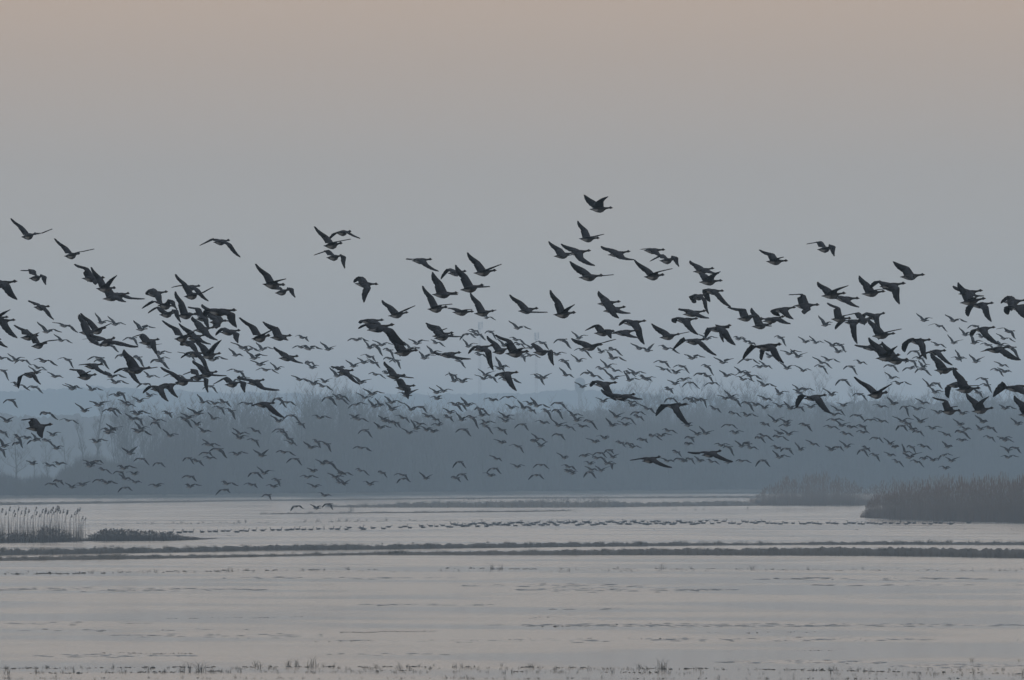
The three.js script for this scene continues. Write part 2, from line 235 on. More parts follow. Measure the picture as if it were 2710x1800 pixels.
// thin stalks and seedlings of drowned grass, singly too small to tell apart
{
  const spots = [], row = (x0, x1, y0, y1, n, hMin, hMax, thr = -0.1) => { for (let i = 0; i < n; i++) { const u = R(), px = lerp(x0, x1, u), py = lerp(y0, y1, u) + rr(-2.5, 2.5); if (fbm(px * 0.009, y0) + 0.4 * noise(px * 0.05, y0) < thr) continue; const k = dist(py) / F, h2 = rr(hMin, hMax) * (R() < 0.15 ? 1.8 : 1) * k; spots.push([onWater(px, py), clamp(h2 * 1.2, 0.1, 0.6), h2, R() * 6.28]); } };
  row(0, 2710, 1768, 1774, 420, 4, 11); row(60, 1500, 1781, 1779, 230, 4, 10); row(0, 2710, 1796, 1797, 300, 3, 10); row(1500, 2710, 1782, 1786, 130, 4, 10, 0);
  row(0, 2710, 1516, 1508, 420, 2, 6); row(200, 1350, 1388, 1376, 240, 2, 6); row(250, 2700, 1447, 1436, 300, 2, 6, 0); row(1350, 2700, 1402, 1400, 120, 1, 3, 0.1); row(680, 2000, 1361, 1350, 200, 2, 5, 0);
  field('drowned_grass', 'scattered thin stalks of drowned grass poking out of the water', 'grass', bladeGeo(6, 0.45, 0.3, 1, 0.05, 0.7, 71, 0.8), GRASS, spots);
}
// flat floating weed in broken lines on the water
{
  const pos = [], idx = []; const rB = rng(19);
  for (let i = 0; i <= 10; i++) { const a = i / 10 * 6.283, w = 0.5 * (0.6 + 0.5 * rB()); pos.push(Math.cos(a) * w, 0.004, Math.sin(a) * w, Math.cos(a) * w * 0.6, 0.6 + 0.4 * rB(), Math.sin(a) * w * 0.6); if (i) { const k = i * 2; idx.push(k - 2, k, k - 1, k, k + 1, k - 1); } }
  const c = pos.length / 3; pos.push(0, 1, 0); for (let i = 1; i <= 10; i++) idx.push(i * 2 - 1, i * 2 + 1, c);
  const spots = [], line = (x0, x1, y0, y1, n, size, gap = 0.45, hMax = 0.035) => { for (let i = 0; i < n * 0.5; i++) { const u = R(), px = lerp(x0, x1, u); if (noise(px * 0.013, y0) + 0.7 * noise(px * 0.06, y0 * 2) < gap - 0.45) continue; const py = lerp(y0, y1, u) + rr(-1, 1) + 1.5 * noise(px * 0.008, y0); spots.push([onWater(px, py), (0.18 + 0.6 * R() ** 3) * size, rr(0.3, 1) * hMax * (R() < 0.06 ? 1.6 : 0.8), R() * 6.28]); } };
  line(0, 620, 1769, 1766, 300, 0.28); line(540, 900, 1766, 1765, 160, 0.28); line(880, 1300, 1765, 1767, 240, 0.28); line(1380, 1790, 1767, 1771, 220, 0.26); line(1790, 2330, 1769, 1777, 200, 0.26); line(2150, 2710, 1774, 1784, 220, 0.3);
  line(80, 600, 1783, 1777, 240, 0.25); line(890, 1100, 1776, 1776, 70, 0.22); line(1360, 1420, 1778, 1778, 60, 0.2, 0.2); line(1600, 1740, 1780, 1780, 60, 0.22); line(0, 2710, 1796, 1796, 260, 0.2, 0.8);
  line(0, 300, 1520, 1517, 260, 0.6, 0.3, 0.07); line(300, 680, 1515, 1511, 200, 0.55, 0.5, 0.06); line(680, 1000, 1510, 1507, 240, 0.5, 0.5, 0.06); line(1180, 1420, 1505, 1507, 200, 0.5, 0.3, 0.05); line(1470, 2060, 1506, 1507, 280, 0.45, 0.55, 0.05); line(2060, 2710, 1508, 1512, 260, 0.45, 0.6, 0.05);
  line(200, 1350, 1389, 1376, 500, 1.0, 0.2, 0.05); line(440, 570, 1428, 1426, 80, 0.7, 0.3, 0.06); line(600, 640, 1418, 1418, 30, 0.6, 0.2, 0.06); line(1450, 2700, 1402, 1401, 160, 0.6, 0.9, 0.07); line(250, 1300, 1448, 1436, 160, 0.6, 0.8, 0.1);
  line(760, 1500, 1700, 1691, 200, 0.16, 0.5, 0.025); line(1500, 2710, 1690, 1694, 260, 0.16, 0.6, 0.025); line(1800, 2250, 1676, 1672, 130, 0.15, 0.5, 0.02); line(2050, 2330, 1722, 1722, 70, 0.15, 0.4, 0.02);
  line(900, 1155, 1675, 1670, 420, 0.2, -0.5, 0.02); line(440, 800, 1638, 1633, 220, 0.22, 0.3, 0.02); line(260, 530, 1728, 1731, 200, 0.2, 0.3, 0.02); line(1430, 1640, 1660, 1654, 260, 0.22, 0.3, 0.03); line(1400, 1520, 1637, 1627, 90, 0.2, 0.3, 0.02);
  field('floating_weed', 'dark floating weed and plant litter in broken lines on the water', 'weed', geo(pos, idx), std(0.045, 0.042, 0.034, 0.9), spots);
}
// ---------------------------------------------------------------- hills, masts, woods beyond the flood
const BARK = std(0.05, 0.046, 0.042), TWIG = std(0.065, 0.056, 0.048);
{
  const ridge = (name, label, d, rows, mat) => {
    const pos = [], idx = []; let c = 0;
    for (let px = -3000; px <= 5700; px += 6, c++) {
      const [row] = path(rows, px), s = F / d, x = (px - W / 2) / s, top = EYE + (HZ - row) / s + 1.6 * fbm(x * 0.02, d) + 1.0 * noise(x * 0.11, d) + 0.9 * noise(x * 0.5, d);
      for (const [dz, y] of [[0, 0.5], [60, top * 0.8], [110, top], [600, top * 0.9]]) pos.push(x * (1 + dz / d), y, -d - dz);
      if (c) for (let k = 0; k < 3; k++) { const a = (c - 1) * 4 + k, e = c * 4 + k; idx.push(a, e, a + 1, e, e + 1, a + 1); }
    }
    put(shade(new THREE.Mesh(geo(pos, idx), mat)), name, label, null, null, 'structure');
  };
  ridge('hills', 'very pale wooded ridge on the horizon behind the trees', 6800, [[-3000, 1040], [0, 1032], [250, 1020], [500, 1030], [800, 1040], [1150, 1040], [1400, 1036], [1500, 1028], [1600, 1028], [2000, 1060], [2700, 1070], [5700, 1080]], std(0.06, 0.06, 0.052));
  ridge('hills', 'lower hazy line of far woodland in front of the ridge', 3600, [[-3000, 1100], [0, 1096], [400, 1098], [760, 1110], [1200, 1085], [1700, 1080], [2200, 1062], [2700, 1056], [5700, 1060]], std(0.06, 0.057, 0.05));
}
function limb(out, a, b, r0, r1, sides = 4) {
  const dir = b.clone().sub(a), n = V(dir.z + 0.01, 0.3, -dir.x).cross(dir).normalize(), m = dir.clone().cross(n).normalize(), k = out.pos.length / 3;
  for (let i = 0; i < sides; i++) { const t = i / sides * 6.283, c = Math.cos(t), s = Math.sin(t); for (const [p, r] of [[a, r0], [b, r1]]) out.pos.push(p.x + (n.x * c + m.x * s) * r, p.y + (n.y * c + m.y * s) * r, p.z + (n.z * c + m.z * s) * r); }
  for (let i = 0; i < sides; i++) { const p = k + i * 2, q = k + ((i + 1) % sides) * 2; out.idx.push(p, q, p + 1, q, q + 1, p + 1); }
}
function sliver(out, a, d, w, r) { const k = out.pos.length / 3, s = r() * 6.283; out.pos.push(a.x - Math.cos(s) * w, a.y, a.z - Math.sin(s) * w, a.x + Math.cos(s) * w, a.y, a.z + Math.sin(s) * w, a.x + d.x, a.y + d.y, a.z + d.z); out.idx.push(k, k + 1, k + 2); }
// a bare winter tree 10 m high: [trunk, crown]; up = how steeply its limbs rise, stems = several trunks from one foot
function bareTree(seed, { stems = 1, up = 0.9, wide = 1, low = 0.25, twigs = 7, thin = 1 }) {
  const r = rng(seed), tr = { pos: [], idx: [] }, cr = { pos: [], idx: [] };
  for (let s = 0; s < stems; s++) {
    const a0 = stems > 1 ? (s / stems) * 6.283 + r() : 0, out = stems > 1 ? 0.55 * wide * (0.5 + r()) : 0.15;
    let p = V(0, -0.3, 0), d = V(Math.cos(a0) * out * 0.32, 1, Math.sin(a0) * out * 0.32), rad = (0.17 / Math.sqrt(stems)) * (1.1 - 0.2 * r());
    const nseg = 8, hh = (10 * (0.82 + 0.18 * r())) / nseg;
    for (let i = 0; i < nseg; i++) {
      const q = p.clone().addScaledVector(d, hh * (i ? 1 : 1.03)), r1 = rad * (i === nseg - 1 ? 0.3 : 0.84); limb(tr, p, q, rad, r1, 5);
      if (i / nseg >= low - 0.05) {
        const nl = stems > 1 ? 2 : 3;
        for (let l = 0; l < nl; l++) {
          const a = r() * 6.283, len = (2.9 - 1.9 * Math.abs(i / nseg - 0.42)) * wide * (0.55 + 0.7 * r()), st = p.clone().lerp(q, r());
          const ld = V(Math.cos(a), up * (0.6 + 0.8 * r()), Math.sin(a)).normalize(), mid = st.clone().addScaledVector(ld, len * 0.5), ld2 = ld.clone().add(V(0, 0.45, 0)).normalize(), en = mid.clone().addScaledVector(ld2, len * 0.55);
          limb(cr, st, mid, rad * 0.42, rad * 0.25, 3); limb(cr, mid, en, rad * 0.25, 0.012, 3);
          for (let t = 0; t < 6; t++) {
            const u = 0.2 + 0.8 * r(), bp = u < 0.5 ? st.clone().lerp(mid, u * 2) : mid.clone().lerp(en, u * 2 - 1), b = r() * 6.283, bl = len * (0.22 + 0.3 * r()), bd = V(Math.cos(b) * 0.8, 0.5 + 0.7 * r(), Math.sin(b) * 0.8).normalize();
            sliver(cr, bp, bd.clone().multiplyScalar(bl), 0.022 * thin, r);
            for (let w = 0; w < twigs; w++) { const c = r() * 6.283, tl = 0.35 + 0.5 * r(); sliver(cr, bp.clone().addScaledVector(bd, bl * (0.15 + 0.85 * r())), V(Math.cos(c) * tl * 0.6, tl * (0.2 + 0.8 * r()), Math.sin(c) * tl * 0.6), 0.013 * thin, r); }
          }
        }
      }
      p = q; rad = r1; d = d.clone().add(V((r() - 0.5) * 0.22, 0.05, (r() - 0.5) * 0.22)).normalize();
    }
  }
  return [geo(tr.pos, tr.idx), geo(cr.pos, cr.idx)];
}
const TREES = {
  oak: [101, 102, 103].map((s) => bareTree(s, { up: 0.55, wide: 1.25, twigs: 9, thin: 1.2 })),
  ash: [111, 112, 113].map((s) => bareTree(s, { up: 1.0, wide: 1.0, twigs: 8 })),
  poplar: [121, 122].map((s) => bareTree(s, { up: 2.2, wide: 0.62, low: 0.12, twigs: 8 })),
  willow: [131, 132, 133].map((s) => bareTree(s, { stems: 6, up: 1.5, wide: 0.8, low: 0.3, twigs: 6 })),
  sapling: [141, 142].map((s) => bareTree(s, { up: 1.6, wide: 0.4, low: 0.4, twigs: 3 })),
};
function tree(kind, label, px, top, back, lean = 0, i = 0, wide = 1) {
  const b = shoreAt(px), d = dist(b) + back, p = at(px, HZ, d), s = F / d, hgt = (HZ - top) / s + EYE - 0.6, o = new THREE.Group(), list = TREES[kind], [tg, cg] = list[i % list.length];
  const t = new THREE.Mesh(tg, BARK), c = new THREE.Mesh(cg, TWIG); t.name = 'trunk'; c.name = 'crown'; o.add(t, c);
  o.position.set(p.x, 0.55, p.z); o.rotation.set(0, R() * 6.28, lean); o.rotation.order = 'ZYX'; const k = hgt / 10; o.scale.set(k * wide, k, k * wide);
  return put(shade(o), kind === 'sapling' ? 'bare_sapling' : 'bare_tree', label, kind === 'sapling' ? 'sapling' : 'tree', 'bare trees of the far woods');
}
[['oak', 'gnarled bare tree with forked trunk at the left edge of the photo', 42, 1128, 12, 0.05, 0, 1], ['ash', 'thin bare tree just right of the gnarled tree at the left edge', 125, 1168, 20, 0, 1, 1], ['sapling', 'slim sapling between the two left edge trees', 88, 1196, 15, 0, 0, 1],
  ['ash', 'faint low bare tree left of the paired tall trunks', 180, 1160, 60, 0, 2, 1], ['poplar', 'tall upright bare tree, left of the fan-shaped one', 248, 1056, 30, 0, 0, 1], ['poplar', 'slender bare tree close against the tall upright one', 228, 1096, 45, 0, 1, 0.9], ['willow', 'fan-shaped bare tree with many stems spreading from one foot', 345, 1064, 25, 0, 0, 1.25],
  ['willow', 'bare tree with steep stems behind the fan-shaped tree', 318, 1052, 90, 0, 1, 0.9], ['ash', 'wispy bare tree right of the fan-shaped one', 385, 1082, 80, 0, 0, 1], ['oak', 'rounded bare crown at the start of the left wood', 468, 1088, 40, 0, 1, 0.9], ['ash', 'bare tree rising from the left wood, second crown', 525, 1076, 60, 0, 1, 1], ['oak', 'broad bare crown in the middle of the left wood', 585, 1078, 50, 0, 2, 0.9],
  ['willow', 'tall many-stemmed bare tree at the top of the left wood', 660, 1044, 40, 0, 2, 1], ['ash', 'bare tree leaning over the gap at the left wood end', 705, 1056, 50, -0.12, 2, 0.95], ['ash', 'low pale bare tree standing in the gap between woods', 752, 1150, 30, 0, 0, 1], ['oak', 'rounded bare crown right after the gap', 806, 1052, 40, 0, 0, 0.95],
  ['oak', 'tallest dense crown of the middle wood', 858, 1036, 50, 0, 1, 1], ['ash', 'bare tree beside the tallest dense crown', 905, 1046, 60, 0, 1, 1], ['oak', 'dense crown stepping down towards the photo centre', 960, 1056, 50, 0, 2, 0.9], ['ash', 'small rounded crown below the mid-photo mast', 1060, 1080, 50, 0, 2, 0.95], ['oak', 'low broad crown left of the photo centre', 1160, 1094, 40, 0, 0, 0.8],
  ['ash', 'lone wispy tree top near the photo centre', 1378, 1082, 60, 0, 0, 0.9], ['poplar', 'narrow pale tree top right of the photo centre', 1470, 1056, 160, 0, 1, 1], ['ash', 'rounded tree top poking above the wood right of centre', 1580, 1072, 80, 0, 1, 1], ['willow', 'tall pale multi-stemmed tree where the right wood rises', 1668, 1030, 220, 0, 0, 1], ['ash', 'tall pale tree next to the multi-stemmed one', 1712, 1018, 240, 0, 2, 1],
  ['poplar', 'upright tall tree top in the rising right wood', 1755, 1040, 200, 0, 0, 1], ['ash', 'faint tall tree at the left of the right wood', 1838, 1016, 260, 0, 0, 1], ['willow', 'faint spreading tree top above the right wood', 1905, 1022, 240, 0, 1, 1], ['oak', 'broad faint crown above the right wood', 1985, 1020, 260, 0, 2, 0.85], ['sapling', 'thin bare stem sticking up from the right wood', 2102, 1002, 200, 0.05, 0, 1.1],
  ['ash', 'faint bare tree right of the thin bare stem', 2160, 998, 220, 0, 1, 0.9], ['sapling', 'second thin bare stem above the right wood', 2234, 990, 200, -0.04, 1, 1.1], ['sapling', 'leaning bare stem pointing up to the right', 2398, 990, 180, -0.22, 0, 1.1], ['oak', 'faint round tree top between leaning stems', 2345, 1036, 260, 0, 0, 0.7], ['ash', 'pale tree top near the right edge of the wood', 2560, 1036, 180, 0, 2, 1], ['oak', 'broad pale crown at the right edge of the photo', 2640, 1022, 200, 0, 1, 0.9], ['ash', 'bare crown cut by the right edge of the photo', 2705, 1040, 160, 0, 0, 1],
].forEach((a) => tree(...a));
// the wood itself and its undergrowth reads as one mass of twigs
{
  const r = rng(404), o = { pos: [], idx: [] };
  for (let i = 0; i < 620; i++) { const a = r() * 6.283, u = r(), y = r(), rad = Math.sqrt(u) * (1 - 0.55 * Math.abs(y - 0.45)) * 1.0, p = V(Math.cos(a) * rad, y * 0.85, Math.sin(a) * rad), c = r() * 6.283, l = 0.12 + 0.22 * r(); sliver(o, p, V(Math.cos(c) * l * 0.55, l, Math.sin(c) * l * 0.55), 0.006 + 0.012 * r(), r); }
  for (let i = 0; i < 10; i++) { const a = r() * 6.283; limb(o, V(Math.cos(a) * 0.15, -0.05, Math.sin(a) * 0.15), V(Math.cos(a) * 0.5, 0.6 + 0.3 * r(), Math.sin(a) * 0.5), 0.02, 0.006, 3); }
  const clump = geo(o.pos, o.idx);
  // rows: px, top row of the mass
  const mass = (name, label, rows, n, back0, back1, hMul0 = 0.35) => {
    const spots = [], x0 = rows[0][0], x1 = rows[rows.length - 1][0];
    for (let i = 0; i < n; i++) {
      const px = lerp(x0, x1, R()), q = R(), d = dist(shoreAt(px)) + lerp(back0, back1, q), s = F / d, [t] = path(rows, px), top = t + 14 * fbm(px * 0.02, q * 3) + 8 * noise(px * 0.07, q * 9), full = (HZ - top) / s + EYE - 0.5;
      const hh = full * (R() < 0.5 ? rr(0.85, 1.05) : rr(hMul0, 0.9)); if (hh < 0.8) continue; const p = at(px, HZ, d);
      spots.push([V(p.x, 0.4, p.z), rr(0.28, 0.42) * clamp(hh, 3, 12), hh, R() * 6.28]);
    }
    field(name, label, 'wood', clump, TWIG, spots);
  };
  mass('thicket', 'low dense willow scrub along the far shore at the left', [[-1500, 1250], [0, 1252], [100, 1262], [200, 1258], [330, 1246], [460, 1230], [620, 1226]], 520, 4, 25);
  const LOWL = [[150, 1262], [205, 1226], [240, 1206], [300, 1222], [370, 1224], [410, 1196], [440, 1180], [480, 1172], [560, 1170], [640, 1166], [700, 1174], [730, 1200], [760, 1214], [785, 1180], [830, 1160], [880, 1150], [940, 1150], [1000, 1150], [1060, 1146], [1120, 1146], [1180, 1140], [1260, 1136], [1360, 1128], [1460, 1124], [1560, 1118], [1640, 1112]];
  mass('woodland', 'dense hazy lower woodland along the far shore at left and centre', LOWL, 950, 8, 75);
  mass('woodland', 'tall dense hazy woodland filling the right half of the far shore', [[1560, 1134], [1640, 1130], [1700, 1118], [1780, 1124], [1840, 1108], [1900, 1112], [1990, 1104], [2080, 1120], [2200, 1112], [2300, 1122], [2400, 1114], [2500, 1112], [2600, 1098], [2710, 1100], [4200, 1096]], 1400, 8, 110);
  // the crowns above it stand close together: whole bare trees, too many and too faint to count
  const crowns = (label, kind, i, rows, n, back0, back1, wide) => {
    const spots = [], g = mergeGeometries(TREES[kind][i]);
    for (let k = 0; k < n; k++) { const px = lerp(rows[0][0], rows[rows.length - 1][0], (k + R()) / n), d = dist(shoreAt(px)) + rr(back0, back1), s = F / d, [t] = path(rows, px), top = t + rr(-14, 34), hh = (HZ - top) / s + EYE - 0.6, p = at(px, HZ, d); spots.push([V(p.x, 0.5, p.z), hh / 10 * wide * rr(0.8, 1.15), hh / 10, R() * 6.28]); }
    field('tree_crowns', label, 'wood', g, TWIG, spots);
  };
  const TOPL = [[395, 1120], [440, 1096], [480, 1086], [560, 1084], [640, 1060], [700, 1072], [728, 1130], [760, 1176], [785, 1090], [830, 1050], [880, 1046], [940, 1058], [1000, 1080], [1060, 1084], [1120, 1096], [1180, 1098], [1260, 1104], [1360, 1098], [1460, 1100], [1560, 1098], [1640, 1096]];
  const TOPR = [[1600, 1096], [1660, 1070], [1740, 1060], [1800, 1070], [1860, 1056], [1960, 1050], [2040, 1062], [2200, 1064], [2330, 1066], [2480, 1062], [2600, 1050], [2710, 1044], [3400, 1050]];
  crowns('close-set rounded bare crowns of the left and middle woods', 'oak', 0, TOPL, 70, 15, 90, 0.85);
  crowns('close-set upright bare crowns of the left and middle woods', 'ash', 1, TOPL, 70, 25, 110, 0.9);
  crowns('many-stemmed bare crowns mixed into the left and middle woods', 'willow', 2, TOPL, 34, 20, 100, 0.9);
  crowns('close-set rounded bare crowns of the right wood', 'oak', 2, TOPR, 90, 20, 240, 0.8);
  crowns('close-set upright bare crowns of the right wood', 'ash', 0, TOPR, 90, 20, 280, 0.85);
}
// two lattice masts and a round water tower, far behind
function mast(label, px, top, d, wide) {
  const s = F / d, o = new THREE.Group(), hgt = (HZ - top) / s + EYE, legs = [], braces = [], n = 22, M = std(0.12, 0.12, 0.13, 0.6);
  const half = (y) => wide * (0.62 - 0.38 * y / hgt);
  for (const [a, b] of [[-1, -1], [1, -1], [1, 1], [-1, 1]]) { const L = { pos: [], idx: [] }; limb(L, V(a * half(0), 0, b * half(0)), V(a * half(hgt), hgt, b * half(hgt)), 0.09, 0.06, 5); const m = new THREE.Mesh(geo(L.pos, L.idx), M); m.name = 'leg'; o.add(m); }
  const B = { pos: [], idx: [] }, C = [[-1, -1], [1, -1], [1, 1], [-1, 1]];
  for (let i = 0; i < n; i++) { const y0 = hgt * i / n, y1 = hgt * (i + 1) / n; for (let k = 0; k < 4; k++) { const [a, b] = C[k], [c, e] = C[(k + 1) % 4]; limb(B, V(a * half(y0), y0, b * half(y0)), V(c * half(y1), y1, e * half(y1)), 0.04, 0.04, 3); limb(B, V(c * half(y0), y0, e * half(y0)), V(a * half(y1), y1, b * half(y1)), 0.04, 0.04, 3); } }
  const br = new THREE.Mesh(geo(B.pos, B.idx), M); br.name = 'lattice_bracing'; o.add(br);
  for (let k = 0; k < 3; k++) { const a = new THREE.Mesh(new THREE.CylinderGeometry(0.22, 0.22, 3.4, 8), M); a.name = 'antenna_panel'; a.position.set(Math.cos(k * 2.1) * 1.1, hgt - 1.6 - k * 0.3, Math.sin(k * 2.1) * 1.1); o.add(a); }
  const ap = new THREE.Mesh(new THREE.CylinderGeometry(0.9, 0.9, 0.25, 10), M); ap.name = 'platform'; ap.position.y = hgt - 3.6; o.add(ap);
  const p = at(px, HZ, d); o.position.set(p.x, 0.8, p.z); put(shade(o), 'radio_mast', label, 'mast', 'radio masts on the horizon');
}
mast('faint lattice mast on the horizon, left and taller of the two', 1270, 856, 4600, 1.35);
mast('faint lattice mast on the horizon, right of the taller one', 1419, 884, 4600, 1.35);
{
  const d = 5100, s = F / d, p = at(1535, HZ, d), o = new THREE.Group(), M = std(0.16, 0.16, 0.16, 0.8), hgt = (HZ - 1003) / s + EYE;
  const pts = [[0, 0], [1.3, 0], [1.15, hgt - 9], [2.4, hgt - 7.6], [3.0, hgt - 5], [3.05, hgt - 2.4], [2.3, hgt - 0.8], [0.8, hgt], [0, hgt]].map(([x, y]) => new THREE.Vector2(x, y));
  const tank = new THREE.Mesh(new THREE.LatheGeometry(pts.slice(2), 20), M), stem = new THREE.Mesh(new THREE.LatheGeometry(pts.slice(0, 3), 16), M); tank.name = 'tank'; stem.name = 'shaft'; o.add(stem, tank);
  o.position.set(p.x, 0.8, p.z); put(shade(o), 'water_tower', 'pale rounded water tower top on the horizon right of the masts', 'tower');
}
// ---------------------------------------------------------------- geese
// plumage: brown-grey back and wings tinted blue-black (blue sky light put into the colour), paler belly, white under the tail, dark tail band, orange bill
const C_BACK = [0.016, 0.016, 0.018], C_BELLY = [0.065, 0.062, 0.06], C_VENT = [0.34, 0.34, 0.34], C_NECK = [0.016, 0.015, 0.015], C_TAIL = [0.014, 0.014, 0.015], C_BILL = [0.06, 0.033, 0.02], C_WING = [0.011, 0.012, 0.014], C_COVERT = [0.02, 0.021, 0.025];
const PLUMAGE = new THREE.MeshPhysicalMaterial({ vertexColors: true, roughness: 0.9, specularIntensity: 0.2, side: THREE.DoubleSide });
//            t along tail..bill, half height, half width, offset up
const BODY = [[0, 0.006, 0.038, 0.020], [0.05, 0.014, 0.050, 0.018], [0.11, 0.026, 0.044, 0.012], [0.17, 0.042, 0.050, 0.006], [0.25, 0.060, 0.063, 0], [0.35, 0.076, 0.076, -0.006], [0.46, 0.083, 0.082, -0.008], [0.56, 0.072, 0.072, -0.002], [0.63, 0.050, 0.050, 0.012], [0.69, 0.032, 0.032, 0.022], [0.76, 0.024, 0.023, 0.026], [0.84, 0.022, 0.021, 0.030], [0.88, 0.034, 0.029, 0.035], [0.92, 0.033, 0.028, 0.034], [0.95, 0.017, 0.015, 0.029], [0.98, 0.010, 0.012, 0.025], [1, 0.004, 0.006, 0.023]];
// one continuous goose, metres, built round its breast: tail and bill points, wrist and tip of both wings (all relative)
function gooseGeo(tail, bill, wings, fine) {
  const pos = [], col = [], idx = [], ax = bill.clone().sub(tail), L = ax.length(), h = ax.clone().normalize();
  const up0 = V(0, 1, 0), side = h.clone().cross(up0).normalize(), up = side.clone().cross(h).normalize(), k = L / 0.74, kk = 0.5 + 0.5 * k;
  const sides = fine ? 10 : 6, body = fine ? BODY : BODY.filter((_, i) => i % 2 === 0);
  body.forEach(([t, ry, rx, off], i) => {
    const c = tail.clone().addScaledVector(ax, t).addScaledVector(up, off);
    for (let s = 0; s < sides; s++) {
      const a = s / sides * Math.PI * 2, cy = Math.cos(a), cx = Math.sin(a), p = c.clone().addScaledVector(up, cy * ry * 1.1).addScaledVector(side, cx * rx * 1.1); pos.push(p.x, p.y, p.z);
      const q = t < 0.055 ? C_TAIL : t < 0.26 ? (cy < 0.2 ? C_VENT : C_BACK) : t < 0.62 ? (cy < -0.1 ? C_BELLY : C_BACK) : t < 0.945 ? C_NECK : C_BILL; col.push(...q);
    }
    if (i) for (let s = 0; s < sides; s++) { const a = (i - 1) * sides + s, b = (i - 1) * sides + (s + 1) % sides, e = a + sides, f = b + sides; idx.push(a, b, e, b, f, e); }
  });
  const fan = (ring, flip) => { for (let s = 1; s < sides - 1; s++) flip ? idx.push(ring, ring + s + 1, ring + s) : idx.push(ring, ring + s, ring + s + 1); };
  fan(0, true); fan((body.length - 1) * sides, false);
  wings.forEach(([wr, tip], sgn) => {
    const S = tail.clone().addScaledVector(ax, 0.60).addScaledVector(up, 0.035).addScaledVector(side, (sgn ? 1 : -1) * 0.03), n = fine ? 18 : 8, base = pos.length / 3;
    const curve = new THREE.CatmullRomCurve3([S, S.clone().lerp(wr, 0.55).addScaledVector(up, 0.012), wr, wr.clone().lerp(tip, 0.5).addScaledVector(h, -0.012), tip], false, 'catmullrom', 0.35);
    for (let i = 0; i <= n; i++) {
      const v = i / n, p = curve.getPoint(v), e = curve.getTangent(v), ch = h.clone().addScaledVector(e, -h.dot(e)); if (ch.length() < 0.15) ch.copy(h); ch.normalize().multiplyScalar(-1);
      const nn = e.clone().cross(ch).normalize(), sg = nn.dot(up) < 0 ? -1 : 1;
      let c = kk * (v < 0.5 ? lerp(0.30, 0.245, v / 0.5) : v < 0.8 ? lerp(0.245, 0.165, (v - 0.5) / 0.3) : lerp(0.165, 0.018, ((v - 0.8) / 0.2) ** 1.25));
      if (fine && v > 0.45 && i % 2) c *= 0.93;                     // gaps between the flight feathers
      const out = e.clone().multiplyScalar(v > 0.55 ? 0.10 * (v - 0.55) : 0), th = lerp(0.020, 0.004, v) * kk, cam = 0.02 * kk * sg;
      for (const [f, y] of [[0, 0], [0.28, th + cam], [1, 0], [0.28, -th * 0.5 + cam]]) { const q = p.clone().addScaledVector(ch, c * f).addScaledVector(nn, y * (f === 0.28 ? 1 : 1)).addScaledVector(out, f); pos.push(q.x, q.y, q.z); col.push(...(f === 0.28 && y * sg > 0 && v < 0.6 ? C_COVERT : C_WING)); }
      if (i) for (let s = 0; s < 4; s++) { const a = base + (i - 1) * 4 + s, b = base + (i - 1) * 4 + (s + 1) % 4, q = a + 4, f = b + 4; sgn ? idx.push(a, q, b, b, q, f) : idx.push(a, b, q, b, f, q); }
    }
    const z = base + n * 4; idx.push(z, z + 1, z + 2, z, z + 2, z + 3);
  });
  return geo(pos, idx, col);
}
